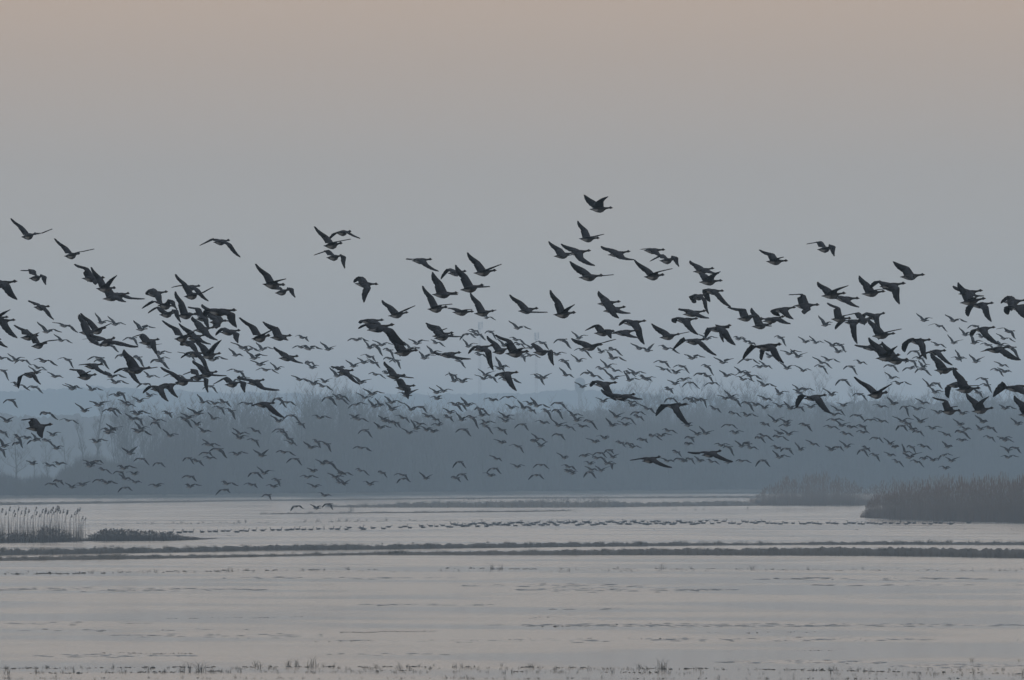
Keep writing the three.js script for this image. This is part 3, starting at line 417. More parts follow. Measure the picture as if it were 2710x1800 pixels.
// turns an offset seen in the photograph (pixels) into metres, the missing depth from the true length; dir -1 = away from the camera
function solve(dx, dy, s, len, dir) { let x = dx / s, y = -dy / s; const l = Math.hypot(x, y); if (l > len * 0.985) { const f = len * 0.985 / l; x *= f; y *= f; } return V(x, y, dir * Math.sqrt(Math.max(0, len * len - x * x - y * y))); }
const K1 = 10 / 5.13261, K2 = 10 / 4.21607;
const NEAR = [ // per view of the photograph: x0, y0, scale, then tail, bill, left wrist, left tip, right wrist, right tip
  [0, 550, K1, [[31, 41, 49, 36, 27, 28, 15, 15, 58, 35, 71, 30], [89, 67, 108, 63, 90, 53, 74, 42, 114, 60, 128, 57], [41, 97, 59, 94, 47, 85, 28, 85, 64, 94, 64, 105], [-14, 106, 24, 101, -8, 96, -20, 104, 15, 106, 25, 124], [47, 136, 67, 135, 50, 132, 38, 126, 68, 142, 74, 152], [112, 97, 142, 96, 118, 80, 102, 77, 138, 99, 132, 105], [132, 111, 157, 110, 138, 95, 124, 81, 152, 103, 160, 93], [140, 125, 170, 119, 146, 112, 140, 100, 165, 122, 172, 128], [152, 121, 176, 117, 158, 116, 148, 113, 180, 122, 196, 124], [199, 119, 228, 115, 210, 110, 199, 117, 220, 120, 222, 131]]],
  [350, 740, K1, [[36, 36, 57, 37, 29, 30, 14, 39, 58, 30, 62, 41], [38, 49, 60, 46, 36, 37, 22, 45, 63, 42, 67, 58], [62, 50, 88, 48, 68, 30, 59, 17, 82, 46, 90, 49], [88, 55, 108, 50, 92, 39, 76, 37, 104, 55, 106, 67], [101, 52, 128, 48, 105, 42, 95, 34, 125, 55, 134, 57], [102, 45, 142, 43, 110, 41, 100, 49, 140, 47, 143, 64], [106, 59, 128, 57, 112, 50, 100, 44, 120, 64, 116, 67], [120, 73, 147, 70, 127, 66, 114, 75, 146, 74, 145, 86], [59, 82, 80, 78, 62, 66, 41, 56, 80, 75, 86, 71], [76, 82, 99, 76, 80, 71, 64, 60, 96, 82, 107, 88], [84, 70, 112, 66, 90, 60, 82, 51, 106, 74, 116, 82], [66, 88, 92, 85, 74, 84, 69, 89, 88, 92, 92, 100], [93, 106, 121, 101, 95, 93, 88, 82, 113, 95, 122, 83], [78, 102, 98, 101, 80, 99, 67, 106, 100, 110, 106, 126], [92, 131, 116, 126, 92, 119, 83, 110, 112, 129, 128, 131], [80, 134, 101, 132, 88, 123, 69, 129, 104, 136, 104, 153], [60, 141, 82, 137, 52, 130, 40, 120, 86, 138, 97, 139], [127, 144, 149, 140, 130, 133, 111, 142, 155, 140, 154, 153], [157, 142, 180, 137, 152, 134, 145, 131, 180, 146, 199, 150], [25, 150, 52, 146, 28, 145, 15, 154, 44, 152, 50, 165], [40, 147, 64, 142, 44, 142, 38, 146, 56, 148, 63, 160], [164, 82, 187, 77, 167, 63, 146, 52, 182, 74, 198, 66], [188, 80, 217, 77, 198, 65, 178, 57, 210, 79, 213, 83], [200, 108, 226, 105, 206, 102, 193, 92, 222, 109, 232, 114]]],
  [450, 550, K1, [[21, 122, 42, 117, 14, 108, 8, 91, 46, 116, 59, 109], [18, 110, 41, 107, 12, 106, 3, 108, 41, 112, 52, 126], [127, 105, 156, 106, 135, 90, 117, 77, 147, 101, 158, 98], [144, 117, 163, 112, 150, 108, 145, 104, 168, 110, 171, 122], [60, 48, 81, 45, 60, 43, 41, 51, 84, 50, 95, 66], [210, 53, 234, 49, 213, 40, 197, 26, 228, 47, 245, 44], [226, 35, 246, 33, 226, 35, 216, 43, 245, 34, 258, 42], [214, 69, 234, 66, 217, 58, 197, 64, 239, 67, 238, 82]]],
  [900, 550, K1, [[20, 104, 52, 105, 33, 95, 20, 101, 42, 110, 34, 128], [66, 148, 93, 143, 69, 135, 58, 126, 90, 140, 102, 134], [98, 73, 125, 71, 103, 70, 91, 69, 120, 77, 133, 86], [182, 90, 213, 86, 188, 73, 174, 61, 205, 84, 219, 78], [147, 90, 172, 87, 151, 83, 138, 96, 165, 90, 160, 94], [164, 113, 196, 106, 171, 92, 158, 78, 186, 107, 203, 108], [125, 119, 161, 117, 137, 102, 127, 88, 150, 118, 160, 119], [120, 139, 146, 136, 126, 121, 113, 107, 139, 133, 152, 132], [153, 143, 182, 142, 158, 137, 148, 136, 175, 139, 180, 139], [183, 145, 210, 141, 190, 128, 178, 116, 200, 141, 212, 140]]],
  [1350, 480, K1, [[108, 39, 140, 37, 118, 28, 102, 18, 127, 28, 133, 22], [94, 79, 122, 78, 105, 65, 93, 54, 116, 76, 127, 73], [60, 103, 88, 98, 70, 91, 54, 82, 78, 102, 84, 101], [80, 99, 110, 95, 88, 91, 71, 85, 100, 104, 114, 114], [133, 101, 164, 96, 138, 94, 125, 88, 156, 103, 168, 107], [182, 95, 211, 94, 188, 92, 180, 92, 203, 98, 210, 104], [204, 109, 226, 107, 210, 100, 192, 108, 228, 104, 229, 116], [94, 132, 127, 129, 100, 120, 83, 109, 119, 130, 139, 128], [183, 131, 210, 128, 188, 119, 170, 107, 202, 124, 219, 120]]],
  [1250, 740, K1, [[63, 44, 90, 40, 66, 30, 52, 21, 82, 44, 101, 45], [111, 49, 141, 46, 119, 29, 107, 15, 131, 42, 139, 35], [170, 34, 202, 31, 182, 26, 173, 16, 194, 42, 199, 52], [178, 44, 209, 38, 185, 36, 178, 24, 202, 42, 214, 46], [166, 74, 194, 71, 174, 62, 155, 69, 190, 69, 189, 80], [193, 74, 225, 70, 200, 71, 196, 73, 214, 74, 225, 79], [206, 61, 237, 57, 214, 55, 201, 62, 230, 67, 234, 87], [148, 95, 178, 89, 150, 87, 136, 80, 180, 86, 194, 82], [2, 97, 29, 90, 8, 90, -4, 100, 26, 98, 29, 122], [28, 100, 52, 94, 31, 88, 21, 77, 42, 96, 52, 94], [46, 102, 77, 99, 51, 80, 33, 76, 70, 94, 76, 94], [83, 100, 110, 98, 90, 90, 84, 86, 110, 98, 111, 116], [33, 130, 63, 127, 42, 127, 34, 131, 53, 132, 60, 150], [166, 144, 197, 141, 172, 138, 163, 145, 186, 145, 195, 163]]],
  [1350, 1020, K1, [[140, 19, 171, 13, 136, 10, 125, 6, 168, 15, 179, 19], [180, 104, 205, 98, 182, 99, 165, 102, 202, 103, 218, 111], [211, 29, 241, 27, 212, 30, 200, 41, 230, 32, 242, 52]]],
  [1800, 550, K1, [[18, 88, 47, 83, 25, 80, 15, 72, 44, 87, 52, 90], [26, 102, 58, 100, 35, 92, 31, 87, 47, 94, 54, 88], [117, 74, 147, 73, 128, 62, 109, 57, 134, 70, 140, 68], [187, 58, 210, 55, 194, 46, 174, 49, 211, 53, 209, 66], [192, 121, 226, 117, 200, 110, 189, 101, 214, 113, 227, 107], [155, 134, 190, 133, 170, 118, 150, 118, 177, 139, 169, 145], [18, 124, 36, 118, 22, 118, 23, 127, 36, 127, 38, 143], [33, 114, 60, 114, 40, 111, 42, 126, 57, 121, 68, 134], [127, 141, 158, 136, 133, 138, 137, 146, 147, 142, 153, 151], [4, 146, 36, 141, 13, 138, 0, 137, 26, 144, 38, 150], [78, 152, 106, 148, 89, 137, 66, 135, 100, 146, 106, 147]]],
  [1700, 740, K1, [[46, 57, 76, 54, 50, 52, 47, 58, 66, 61, 75, 74], [24, 80, 52, 75, 31, 69, 14, 60, 48, 75, 63, 72], [60, 86, 86, 82, 60, 83, 42, 96, 84, 87, 99, 102], [90, 70, 122, 63, 97, 66, 88, 78, 116, 70, 126, 88], [98, 68, 119, 66, 98, 68, 85, 73, 111, 72, 110, 85], [149, 65, 177, 61, 155, 51, 150, 39, 168, 61, 175, 64], [164, 58, 194, 51, 170, 53, 163, 51, 189, 53, 200, 60], [156, 94, 190, 89, 152, 93, 138, 108, 182, 94, 191, 113], [162, 95, 184, 91, 168, 95, 164, 108, 180, 97, 185, 111]]],
  [2150, 740, K2, [[25, 22, 53, 22, 31, 19, 27, 21, 42, 24, 51, 31], [55, 17, 82, 14, 61, 6, 54, -4, 73, 12, 82, 11], [75, 9, 105, 5, 77, 2, 67, 9, 97, 10, 97, 27], [21, 45, 44, 44, 31, 31, 18, 26, 36, 41, 40, 40], [36, 49, 60, 46, 33, 47, 27, 55, 49, 52, 50, 71], [50, 48, 67, 44, 54, 37, 42, 39, 60, 45, 58, 51], [61, 44, 82, 38, 62, 37, 58, 46, 74, 41, 75, 54], [67, 64, 93, 61, 70, 54, 65, 45, 85, 59, 98, 56], [163, 17, 191, 13, 171, 10, 159, 7, 182, 17, 190, 19], [165, 27, 194, 22, 175, 14, 165, 4, 182, 21, 186, 19], [177, 30, 203, 27, 180, 31, 176, 40, 196, 31, 199, 46], [213, 26, 240, 24, 225, 19, 213, 26, 226, 29, 222, 35], [220, 33, 250, 29, 224, 30, 221, 38, 236, 34, 240, 44], [57, 78, 80, 73, 65, 74, 49, 73, 75, 78, 80, 84], [71, 89, 99, 85, 75, 74, 64, 65, 90, 80, 94, 75], [84, 92, 108, 90, 88, 80, 79, 70, 98, 88, 106, 92], [108, 70, 133, 68, 108, 71, 105, 80, 126, 74, 127, 88], [128, 82, 150, 80, 130, 82, 121, 87, 145, 84, 155, 95], [136, 102, 163, 101, 138, 92, 134, 82, 150, 100, 157, 99], [160, 124, 188, 122, 165, 110, 159, 99, 176, 119, 184, 119], [150, 119, 174, 115, 156, 120, 154, 131, 168, 118, 172, 122], [62, 130, 85, 127, 64, 117, 48, 109, 80, 123, 88, 117], [180, 57, 205, 54, 185, 56, 181, 62, 196, 60, 208, 72], [194, 80, 222, 76, 198, 79, 192, 80, 218, 80, 231, 89], [144, 148, 166, 147, 151, 135, 136, 132, 156, 143, 161, 142], [178, 148, 203, 144, 180, 135, 173, 127, 190, 138, 196, 131], [215, 123, 245, 119, 218, 121, 203, 131, 238, 124, 250, 130], [230, 152, 258, 148, 232, 140, 227, 130, 245, 146, 252, 142]]],
  [2250, 550, K1, [[68, 95, 102, 92, 80, 80, 61, 73, 86, 94, 85, 98]]],
  [1800, 1020, K1, [[168, 19, 200, 14, 168, 16, 160, 30, 192, 18, 204, 37], [30, 96, 57, 90, 28, 91, 12, 91, 52, 94, 70, 103]]],
  [0, 740, K1, [[-10, 58, 21, 56, -6, 50, -14, 44, 12, 62, 24, 78], [-16, 54, 11, 52, -10, 46, -18, 36, 6, 48, 15, 42], [29, 80, 52, 77, 38, 69, 19, 62, 50, 75, 55, 73], [44, 92, 64, 87, 48, 76, 36, 68, 70, 83, 83, 82], [124, 73, 144, 66, 119, 56, 110, 46, 144, 64, 153, 60], [108, 73, 136, 71, 114, 60, 108, 48, 130, 82, 138, 90], [136, 90, 156, 80, 136, 81, 122, 74, 170, 86, 186, 91], [189, 87, 217, 82, 196, 74, 180, 78, 212, 84, 215, 100], [170, 125, 206, 121, 178, 107, 169, 96, 190, 124, 214, 120], [166, 124, 192, 122, 168, 121, 155, 127, 184, 128, 192, 142], [106, 134, 131, 130, 112, 123, 95, 122, 119, 128, 125, 125], [116, 119, 139, 116, 120, 115, 107, 116, 136, 121, 152, 131], [34, 131, 51, 127, 30, 131, 25, 146, 50, 131, 56, 142], [-22, 86, 1, 82, -18, 80, -26, 84, 2, 84, 11, 92]]],
  [0, 1020, K1, [[35, 60, 72, 54, 48, 45, 29, 47, 62, 57, 60, 71]]],
  [450, 1020, K1, [[115, 27, 143, 25, 125, 24, 111, 28, 140, 29, 155, 43]]],
  [800, 820, K1, [[88, 29, 126, 21, 92, 19, 78, 25, 124, 27, 141, 47], [79, 17, 111, 15, 88, 14, 80, 18, 106, 18, 110, 24], [124, 60, 158, 56, 127, 46, 118, 32, 150, 54, 160, 52], [177, 37, 206, 32, 186, 22, 169, 18, 190, 29, 197, 26], [180, 40, 206, 35, 182, 31, 171, 21, 200, 35, 215, 37], [187, 63, 216, 59, 192, 60, 180, 57, 208, 63, 228, 67], [48, 86, 70, 83, 53, 79, 40, 77, 66, 88, 78, 101], [115, 91, 141, 90, 122, 80, 112, 71, 135, 90, 151, 93], [127, 107, 154, 104, 136, 94, 127, 96, 148, 108, 145, 121]]],
];
const FAR = [ // per view: x0, y0, scale, then breast, left tip, right tip
  [0, 740, K1, [64, 71, 50, 57, 84, 71, 88, 63, 71, 58, 105, 71, 138, 59, 129, 45, 154, 58, 157, 61, 146, 49, 171, 61, 192, 68, 181, 55, 211, 65, 84, 83, 73, 74, 98, 86, 180, 80, 166, 83, 188, 90, 204, 92, 200, 87, 220, 87, 126, 85, 112, 81, 136, 87, 148, 89, 136, 91, 161, 98, 2, 107, -10, 100, 18, 111, 22, 110, 10, 100, 34, 106, 31, 110, 19, 114, 43, 116, 60, 111, 45, 109, 79, 117, 92, 109, 78, 108, 100, 120, 52, 120, 38, 116, 64, 123, 50, 127, 38, 117, 64, 123, 135, 107, 118, 109, 149, 122, 136, 110, 127, 112, 141, 117, 165, 103, 156, 107, 170, 104, 187, 106, 181, 105, 196, 119, 75, 132, 64, 125, 86, 133, 152, 132, 142, 124, 172, 133, 157, 140, 145, 136, 174, 141, 203, 132, 195, 124, 217, 133, 198, 142, 185, 147, 207, 145, 5, 124, -6, 126, 12, 137, 24, 144, 14, 140, 40, 150, 46, 146, 36, 148, 58, 154, 98, 149, 84, 142, 112, 148, 100, 147, 88, 141, 108, 146, 125, 150, 117, 142, 140, 150, 218, 108, 209, 97, 231, 107, 215, 110, 204, 113, 230, 121, 217, 101, 212, 98, 233, 99]],
  [350, 740, K1, [141, 103, 131, 93, 151, 104, 166, 107, 155, 97, 183, 103, 174, 116, 160, 109, 185, 110, 197, 122, 187, 112, 207, 119, 182, 123, 168, 123, 198, 127, 144, 125, 128, 124, 155, 134, 177, 95, 168, 85, 193, 94, 150, 93, 134, 85, 168, 94, 157, 96, 148, 90, 174, 97, 110, 109, 101, 107, 129, 108, 78, 104, 61, 98, 86, 110, 232, 79, 221, 77, 240, 84, 230, 92, 217, 93, 242, 96, 228, 136, 216, 130, 240, 139, 106, 145, 95, 149, 116, 154, 58, 131, 42, 132, 75, 136, 145, 136, 136, 140, 160, 133, 240, 113, 235, 113, 250, 118]],
  [800, 820, K1, [3, 37, -6, 30, 12, 46, 9, 53, -2, 49, 27, 53, 36, 54, 24, 43, 46, 49, 74, 41, 61, 42, 90, 42, 92, 52, 83, 40, 100, 48, 100, 49, 94, 49, 109, 62, 108, 48, 95, 41, 124, 47, 156, 46, 144, 39, 172, 42, 182, 45, 175, 40, 194, 50, 178, 59, 169, 48, 190, 57, 166, 66, 159, 56, 181, 62, 147, 53, 138, 43, 160, 53, 226, 50, 218, 39, 238, 46, 224, 33, 214, 41, 236, 38, 234, 29, 225, 28, 242, 34, 118, 55, 110, 54, 125, 66, 212, 69, 206, 65, 222, 79, 119, 66, 110, 67, 127, 72, 128, 69, 118, 71, 134, 80, 14, 79, 3, 72, 23, 76, 70, 77, 59, 68, 80, 71, 84, 72, 75, 65, 94, 71, 92, 64, 79, 62, 100, 70, 97, 72, 88, 66, 106, 79, 48, 90, 37, 78, 64, 90, 52, 79, 41, 80, 58, 79, 80, 99, 66, 87, 94, 94, 16, 101, 2, 93, 25, 97, 31, 98, 20, 94, 41, 93, 28, 104, 18, 98, 41, 109, 100, 88, 90, 87, 113, 93, 115, 86, 109, 84, 122, 90, 207, 97, 199, 84, 215, 94, 205, 89, 194, 89, 212, 96, 218, 98, 208, 91, 231, 94, 183, 113, 172, 105, 192, 108, 192, 111, 182, 102, 205, 109, 184, 121, 174, 119, 190, 117, 95, 115, 83, 107, 111, 113, 85, 120, 73, 112, 96, 119, 36, 119, 26, 125, 47, 130, 50, 121, 41, 114, 63, 128, 54, 118, 46, 117, 65, 125, 73, 129, 62, 134, 88, 128, 98, 132, 89, 121, 106, 128, 106, 130, 99, 120, 112, 130, 122, 136, 113, 125, 134, 130, 121, 126, 112, 117, 138, 127, 148, 136, 138, 126, 158, 132, 161, 132, 150, 136, 170, 140, 142, 117, 129, 113, 157, 108, 225, 130, 215, 118, 236, 128, 208, 129, 197, 127, 218, 138, 215, 128, 208, 128, 224, 137, 201, 140, 191, 133, 209, 138, 24, 147, 13, 144, 39, 147, 72, 147, 64, 142, 80, 143, 77, 149, 65, 148, 90, 152, 137, 147, 126, 144, 146, 153, 111, 150, 103, 143, 118, 147, 171, 145, 163, 140, 179, 146, 181, 149, 174, 146, 188, 153, 198, 146, 192, 143, 206, 152, 217, 150, 209, 139, 226, 146]],
  [1250, 740, K1, [62, 66, 50, 56, 79, 67, 20, 52, 17, 50, 32, 55, 7, 75, -4, 70, 18, 82, 25, 71, 17, 73, 33, 82, 44, 90, 34, 80, 52, 86, 60, 82, 50, 79, 73, 88, 63, 88, 56, 87, 72, 93, 80, 93, 69, 87, 89, 89, 95, 86, 84, 86, 104, 95, 122, 82, 111, 86, 134, 93, 145, 80, 135, 70, 157, 76, 150, 96, 139, 96, 162, 106, 175, 99, 171, 92, 187, 97, 190, 95, 187, 94, 204, 103, 191, 107, 184, 97, 209, 110, 228, 94, 215, 86, 240, 97, 79, 103, 70, 102, 92, 106, 115, 102, 106, 100, 128, 100, 145, 111, 134, 101, 155, 108, 125, 111, 118, 110, 134, 122, 128, 130, 118, 119, 138, 133, 40, 119, 32, 105, 50, 119, 38, 121, 21, 120, 44, 125, 18, 130, 8, 121, 31, 124, 16, 135, 3, 129, 26, 131, 26, 133, 20, 131, 34, 140, 90, 133, 79, 129, 98, 143, 97, 134, 87, 127, 108, 127, 150, 146, 139, 139, 161, 141, 157, 127, 147, 130, 166, 132, 165, 131, 156, 122, 178, 136, 184, 119, 174, 108, 196, 115, 175, 121, 168, 120, 186, 130, 194, 124, 186, 118, 204, 126, 192, 135, 184, 126, 208, 130, 213, 127, 206, 125, 222, 132, 222, 128, 211, 120, 236, 127, 214, 137, 206, 124, 228, 136, 234, 134, 226, 130, 244, 138, 47, 136, 36, 135, 66, 140, 10, 102, 4, 100, 21, 107, 70, 105, 65, 100, 72, 112]],
  [1700, 740, K1, [8, 97, -4, 91, 16, 87, 33, 94, 22, 90, 50, 100, 88, 81, 77, 74, 102, 79, 68, 107, 57, 101, 85, 105, 110, 113, 97, 105, 124, 107, 131, 81, 125, 78, 140, 80, 141, 84, 134, 80, 150, 90, 148, 87, 143, 84, 155, 90, 188, 79, 180, 78, 195, 90, 222, 85, 212, 77, 235, 84, 236, 86, 227, 76, 247, 86, 200, 101, 188, 96, 216, 98, 212, 105, 201, 94, 224, 99, 143, 109, 130, 114, 159, 114, 173, 105, 169, 99, 179, 105, 160, 119, 150, 119, 170, 117, 168, 118, 159, 110, 176, 121, 197, 121, 187, 112, 208, 117, 219, 124, 207, 116, 230, 123, 28, 112, 15, 113, 38, 120, 29, 122, 18, 117, 40, 127, 46, 127, 36, 123, 59, 123, 54, 118, 42, 119, 64, 127, 88, 118, 80, 117, 97, 130, 115, 131, 105, 123, 127, 130, 134, 126, 125, 118, 146, 126, 142, 127, 126, 130, 150, 138, 147, 131, 135, 132, 162, 135, 137, 136, 127, 132, 152, 138, 57, 136, 47, 137, 67, 135, 45, 142, 34, 136, 56, 138, 80, 128, 70, 131, 88, 131, 88, 131, 80, 128, 97, 140, 95, 141, 84, 145, 105, 144, 65, 140, 54, 146, 78, 148, 166, 144, 156, 136, 182, 145, 7, 136, -3, 131, 18, 133, 36, 149, 31, 147, 42, 155, 213, 150, 204, 142, 226, 149]],
  [2150, 740, K2, [15, 51, 7, 40, 22, 48, 125, 46, 116, 37, 134, 43, 158, 46, 149, 39, 172, 47, 142, 52, 130, 51, 150, 58, 171, 62, 164, 53, 178, 59, 182, 52, 174, 54, 187, 56, 158, 71, 151, 61, 168, 67, 181, 71, 176, 59, 190, 69, 189, 64, 184, 61, 198, 65, 220, 58, 206, 55, 226, 66, 214, 66, 206, 60, 226, 69, 210, 74, 208, 68, 218, 72, 196, 73, 188, 72, 204, 80, 222, 76, 215, 75, 231, 88, 140, 73, 133, 69, 149, 76, 5, 71, -4, 63, 12, 68, 23, 74, 13, 67, 30, 71, 31, 73, 24, 73, 37, 81, 29, 81, 24, 74, 38, 80, 11, 93, 0, 86, 22, 99, 18, 90, 10, 85, 31, 92, 54, 93, 46, 90, 61, 95, 10, 97, 3, 97, 17, 105, 43, 97, 35, 100, 50, 106, 115, 80, 106, 84, 122, 88, 164, 89, 155, 87, 172, 88, 165, 87, 160, 78, 166, 92, 183, 92, 175, 83, 192, 86, 212, 96, 203, 91, 219, 98, 207, 101, 199, 101, 213, 108, 215, 103, 207, 98, 222, 103, 88, 96, 80, 98, 96, 103, 110, 99, 101, 102, 120, 98, 122, 100, 115, 104, 133, 107, 120, 88, 112, 88, 127, 95, 112, 91, 104, 93, 117, 99, 124, 98, 119, 90, 131, 95, 89, 110, 81, 103, 97, 110, 131, 119, 123, 110, 137, 119, 138, 116, 132, 118, 145, 122, 137, 126, 131, 119, 146, 125, 34, 112, 26, 118, 43, 119, 192, 111, 183, 112, 197, 119, 195, 118, 187, 118, 200, 126, 22, 129, 12, 121, 28, 126, 53, 128, 45, 130, 61, 135, 97, 116, 88, 115, 110, 117, 91, 139, 84, 131, 96, 138, 77, 142, 67, 140, 85, 143, 124, 138, 115, 132, 131, 139, 104, 142, 98, 145, 108, 153, 117, 145, 108, 140, 126, 144, 141, 149, 133, 145, 146, 147, 215, 144, 209, 139, 228, 144, 168, 150, 161, 145, 175, 148, 185, 126, 178, 120, 190, 132]],
  [0, 1020, K1, [15, 20, 4, 24, 24, 30, 62, 38, 54, 40, 78, 46, 93, 48, 80, 47, 107, 52, 115, 35, 102, 24, 125, 30, 134, 27, 121, 21, 151, 21, 150, 34, 138, 36, 160, 42, 153, 32, 146, 34, 165, 39, 160, 14, 147, 14, 167, 11, 165, 11, 158, 11, 172, 22, 190, 22, 179, 15, 202, 18, 203, 15, 199, 9, 214, 13, 170, 24, 160, 19, 178, 25, 174, 27, 163, 20, 185, 29, 186, 39, 176, 36, 204, 38, 180, 46, 170, 38, 192, 46, 188, 46, 182, 45, 195, 55, 212, 48, 201, 41, 226, 49, 211, 51, 204, 54, 219, 59, 192, 60, 183, 49, 203, 57, 188, 63, 178, 58, 206, 67, 148, 62, 136, 60, 168, 55, 154, 60, 144, 52, 158, 62, 147, 65, 140, 63, 158, 65, 131, 77, 120, 74, 147, 75, 177, 93, 165, 84, 187, 83, 231, 69, 221, 59, 243, 67, 10, 49, -4, 40, 19, 43, 228, 38, 219, 36, 234, 44, 72, 68, 63, 62, 83, 64, 6, 83, -3, 69, 16, 78, 23, 79, 16, 82, 28, 79, 25, 71, 17, 67, 31, 85, 37, 72, 28, 70, 44, 72, 47, 75, 36, 80, 54, 72, 50, 73, 42, 64, 56, 76, 63, 75, 57, 74, 74, 83, 77, 86, 68, 78, 87, 83, 4, 64, -6, 62, 12, 71, 3, 88, -6, 85, 8, 98, 45, 107, 35, 102, 51, 103, 67, 109, 57, 106, 77, 111, 80, 107, 71, 105, 91, 107, 122, 106, 112, 101, 131, 105, 122, 110, 113, 106, 137, 107, 132, 103, 125, 106, 141, 106, 140, 115, 134, 113, 152, 120, 168, 113, 159, 110, 185, 112, 192, 100, 181, 103, 203, 108, 215, 106, 207, 110, 225, 111, 163, 118, 153, 120, 170, 124, 183, 121, 171, 118, 190, 118, 170, 127, 161, 120, 179, 128, 184, 132, 173, 129, 193, 132, 71, 134, 60, 136, 80, 139, 79, 130, 72, 131, 87, 135, 98, 139, 88, 132, 107, 136, 112, 136, 103, 133, 123, 130, 135, 129, 125, 132, 143, 131, 145, 133, 137, 131, 160, 133, 213, 137, 201, 136, 223, 134, 170, 139, 160, 145, 180, 143]],
  [450, 1020, K1, [45, 23, 37, 12, 56, 26, 61, 25, 49, 20, 70, 25, 73, 23, 64, 19, 83, 29, 68, 31, 57, 30, 75, 40, 83, 35, 74, 32, 89, 46, 38, 39, 23, 30, 46, 33, 26, 44, 14, 37, 36, 42, 20, 46, 9, 44, 30, 57, 37, 54, 28, 46, 45, 50, 46, 63, 38, 56, 57, 63, 59, 46, 51, 36, 70, 45, 106, 25, 92, 26, 114, 28, 147, 18, 138, 24, 158, 30, 159, 23, 149, 26, 171, 27, 148, 49, 136, 40, 157, 44, 165, 41, 153, 47, 177, 50, 178, 53, 171, 51, 184, 59, 203, 45, 194, 42, 218, 44, 95, 66, 85, 58, 108, 66, 95, 72, 84, 63, 107, 69, 116, 62, 104, 58, 124, 66, 115, 75, 104, 74, 122, 84, 54, 81, 44, 73, 68, 82, 52, 81, 43, 81, 60, 84, 66, 87, 53, 90, 77, 98, 91, 94, 79, 92, 106, 92, 125, 96, 113, 87, 134, 87, 155, 91, 144, 91, 170, 95, 150, 60, 138, 64, 158, 66, 154, 64, 144, 64, 162, 72, 162, 73, 154, 66, 170, 80, 165, 79, 154, 74, 173, 82, 165, 81, 160, 74, 172, 84, 192, 85, 181, 76, 204, 84, 200, 77, 193, 74, 205, 85, 213, 80, 202, 75, 219, 90, 25, 99, 17, 103, 33, 107, 36, 103, 30, 101, 46, 109, 50, 92, 39, 95, 58, 96, 54, 99, 44, 98, 64, 100, 170, 100, 158, 105, 179, 108, 208, 107, 197, 100, 216, 104, 215, 105, 208, 104, 228, 115, 195, 117, 186, 112, 201, 115, 128, 120, 118, 110, 142, 116, 115, 119, 106, 124, 126, 126, 27, 124, 16, 126, 36, 130, 27, 138, 20, 135, 42, 136, 77, 134, 69, 131, 92, 136, 111, 135, 100, 135, 119, 139, 146, 129, 138, 128, 150, 137, 141, 138, 130, 136, 151, 133, 187, 125, 176, 124, 201, 125, 225, 125, 214, 119, 236, 124, 197, 138, 186, 133, 206, 136, 232, 120, 225, 112, 240, 122, 230, 132, 226, 126, 238, 136, 74, 142, 62, 149, 82, 146, 133, 149, 124, 152, 138, 156, 210, 150, 200, 146, 220, 150]],
  [900, 1020, K1, [22, 43, 12, 39, 29, 41, 26, 47, 13, 46, 38, 51, 34, 61, 24, 66, 44, 71, 55, 58, 46, 50, 69, 57, 62, 49, 52, 41, 68, 52, 70, 50, 60, 45, 78, 57, 75, 51, 68, 50, 83, 58, 88, 43, 75, 43, 95, 50, 94, 65, 84, 58, 106, 63, 104, 59, 96, 46, 112, 56, 108, 53, 99, 48, 118, 54, 118, 61, 110, 55, 126, 58, 127, 63, 117, 59, 135, 62, 120, 43, 112, 37, 129, 43, 130, 46, 124, 43, 137, 53, 134, 54, 124, 54, 140, 52, 146, 43, 141, 41, 154, 49, 150, 38, 140, 30, 157, 35, 167, 49, 158, 37, 175, 44, 180, 44, 171, 43, 188, 58, 193, 41, 186, 28, 204, 40, 190, 32, 183, 33, 203, 41, 198, 51, 188, 47, 212, 51, 197, 55, 190, 53, 208, 66, 168, 60, 157, 64, 178, 69, 220, 61, 208, 58, 227, 67, 226, 44, 215, 35, 237, 41, 225, 49, 214, 42, 237, 46, 220, 78, 209, 73, 226, 77, 29, 85, 17, 86, 43, 89, 233, 31, 225, 25, 243, 30, 213, 100, 203, 95, 220, 103, 162, 104, 153, 112, 171, 112, 28, 116, 21, 114, 40, 122, 57, 119, 52, 118, 64, 125, 85, 122, 73, 122, 93, 127, 86, 127, 77, 133, 96, 131, 117, 127, 108, 118, 126, 121, 41, 135, 31, 131, 52, 131, 6, 134, -3, 125, 14, 128, 5, 120, -3, 115, 18, 122, 157, 126, 151, 125, 164, 131, 166, 121, 158, 125, 174, 129, 205, 123, 194, 119, 212, 122, 209, 113, 199, 119, 219, 120, 208, 20, 195, 19, 215, 21, 229, 16, 216, 20, 240, 18]],
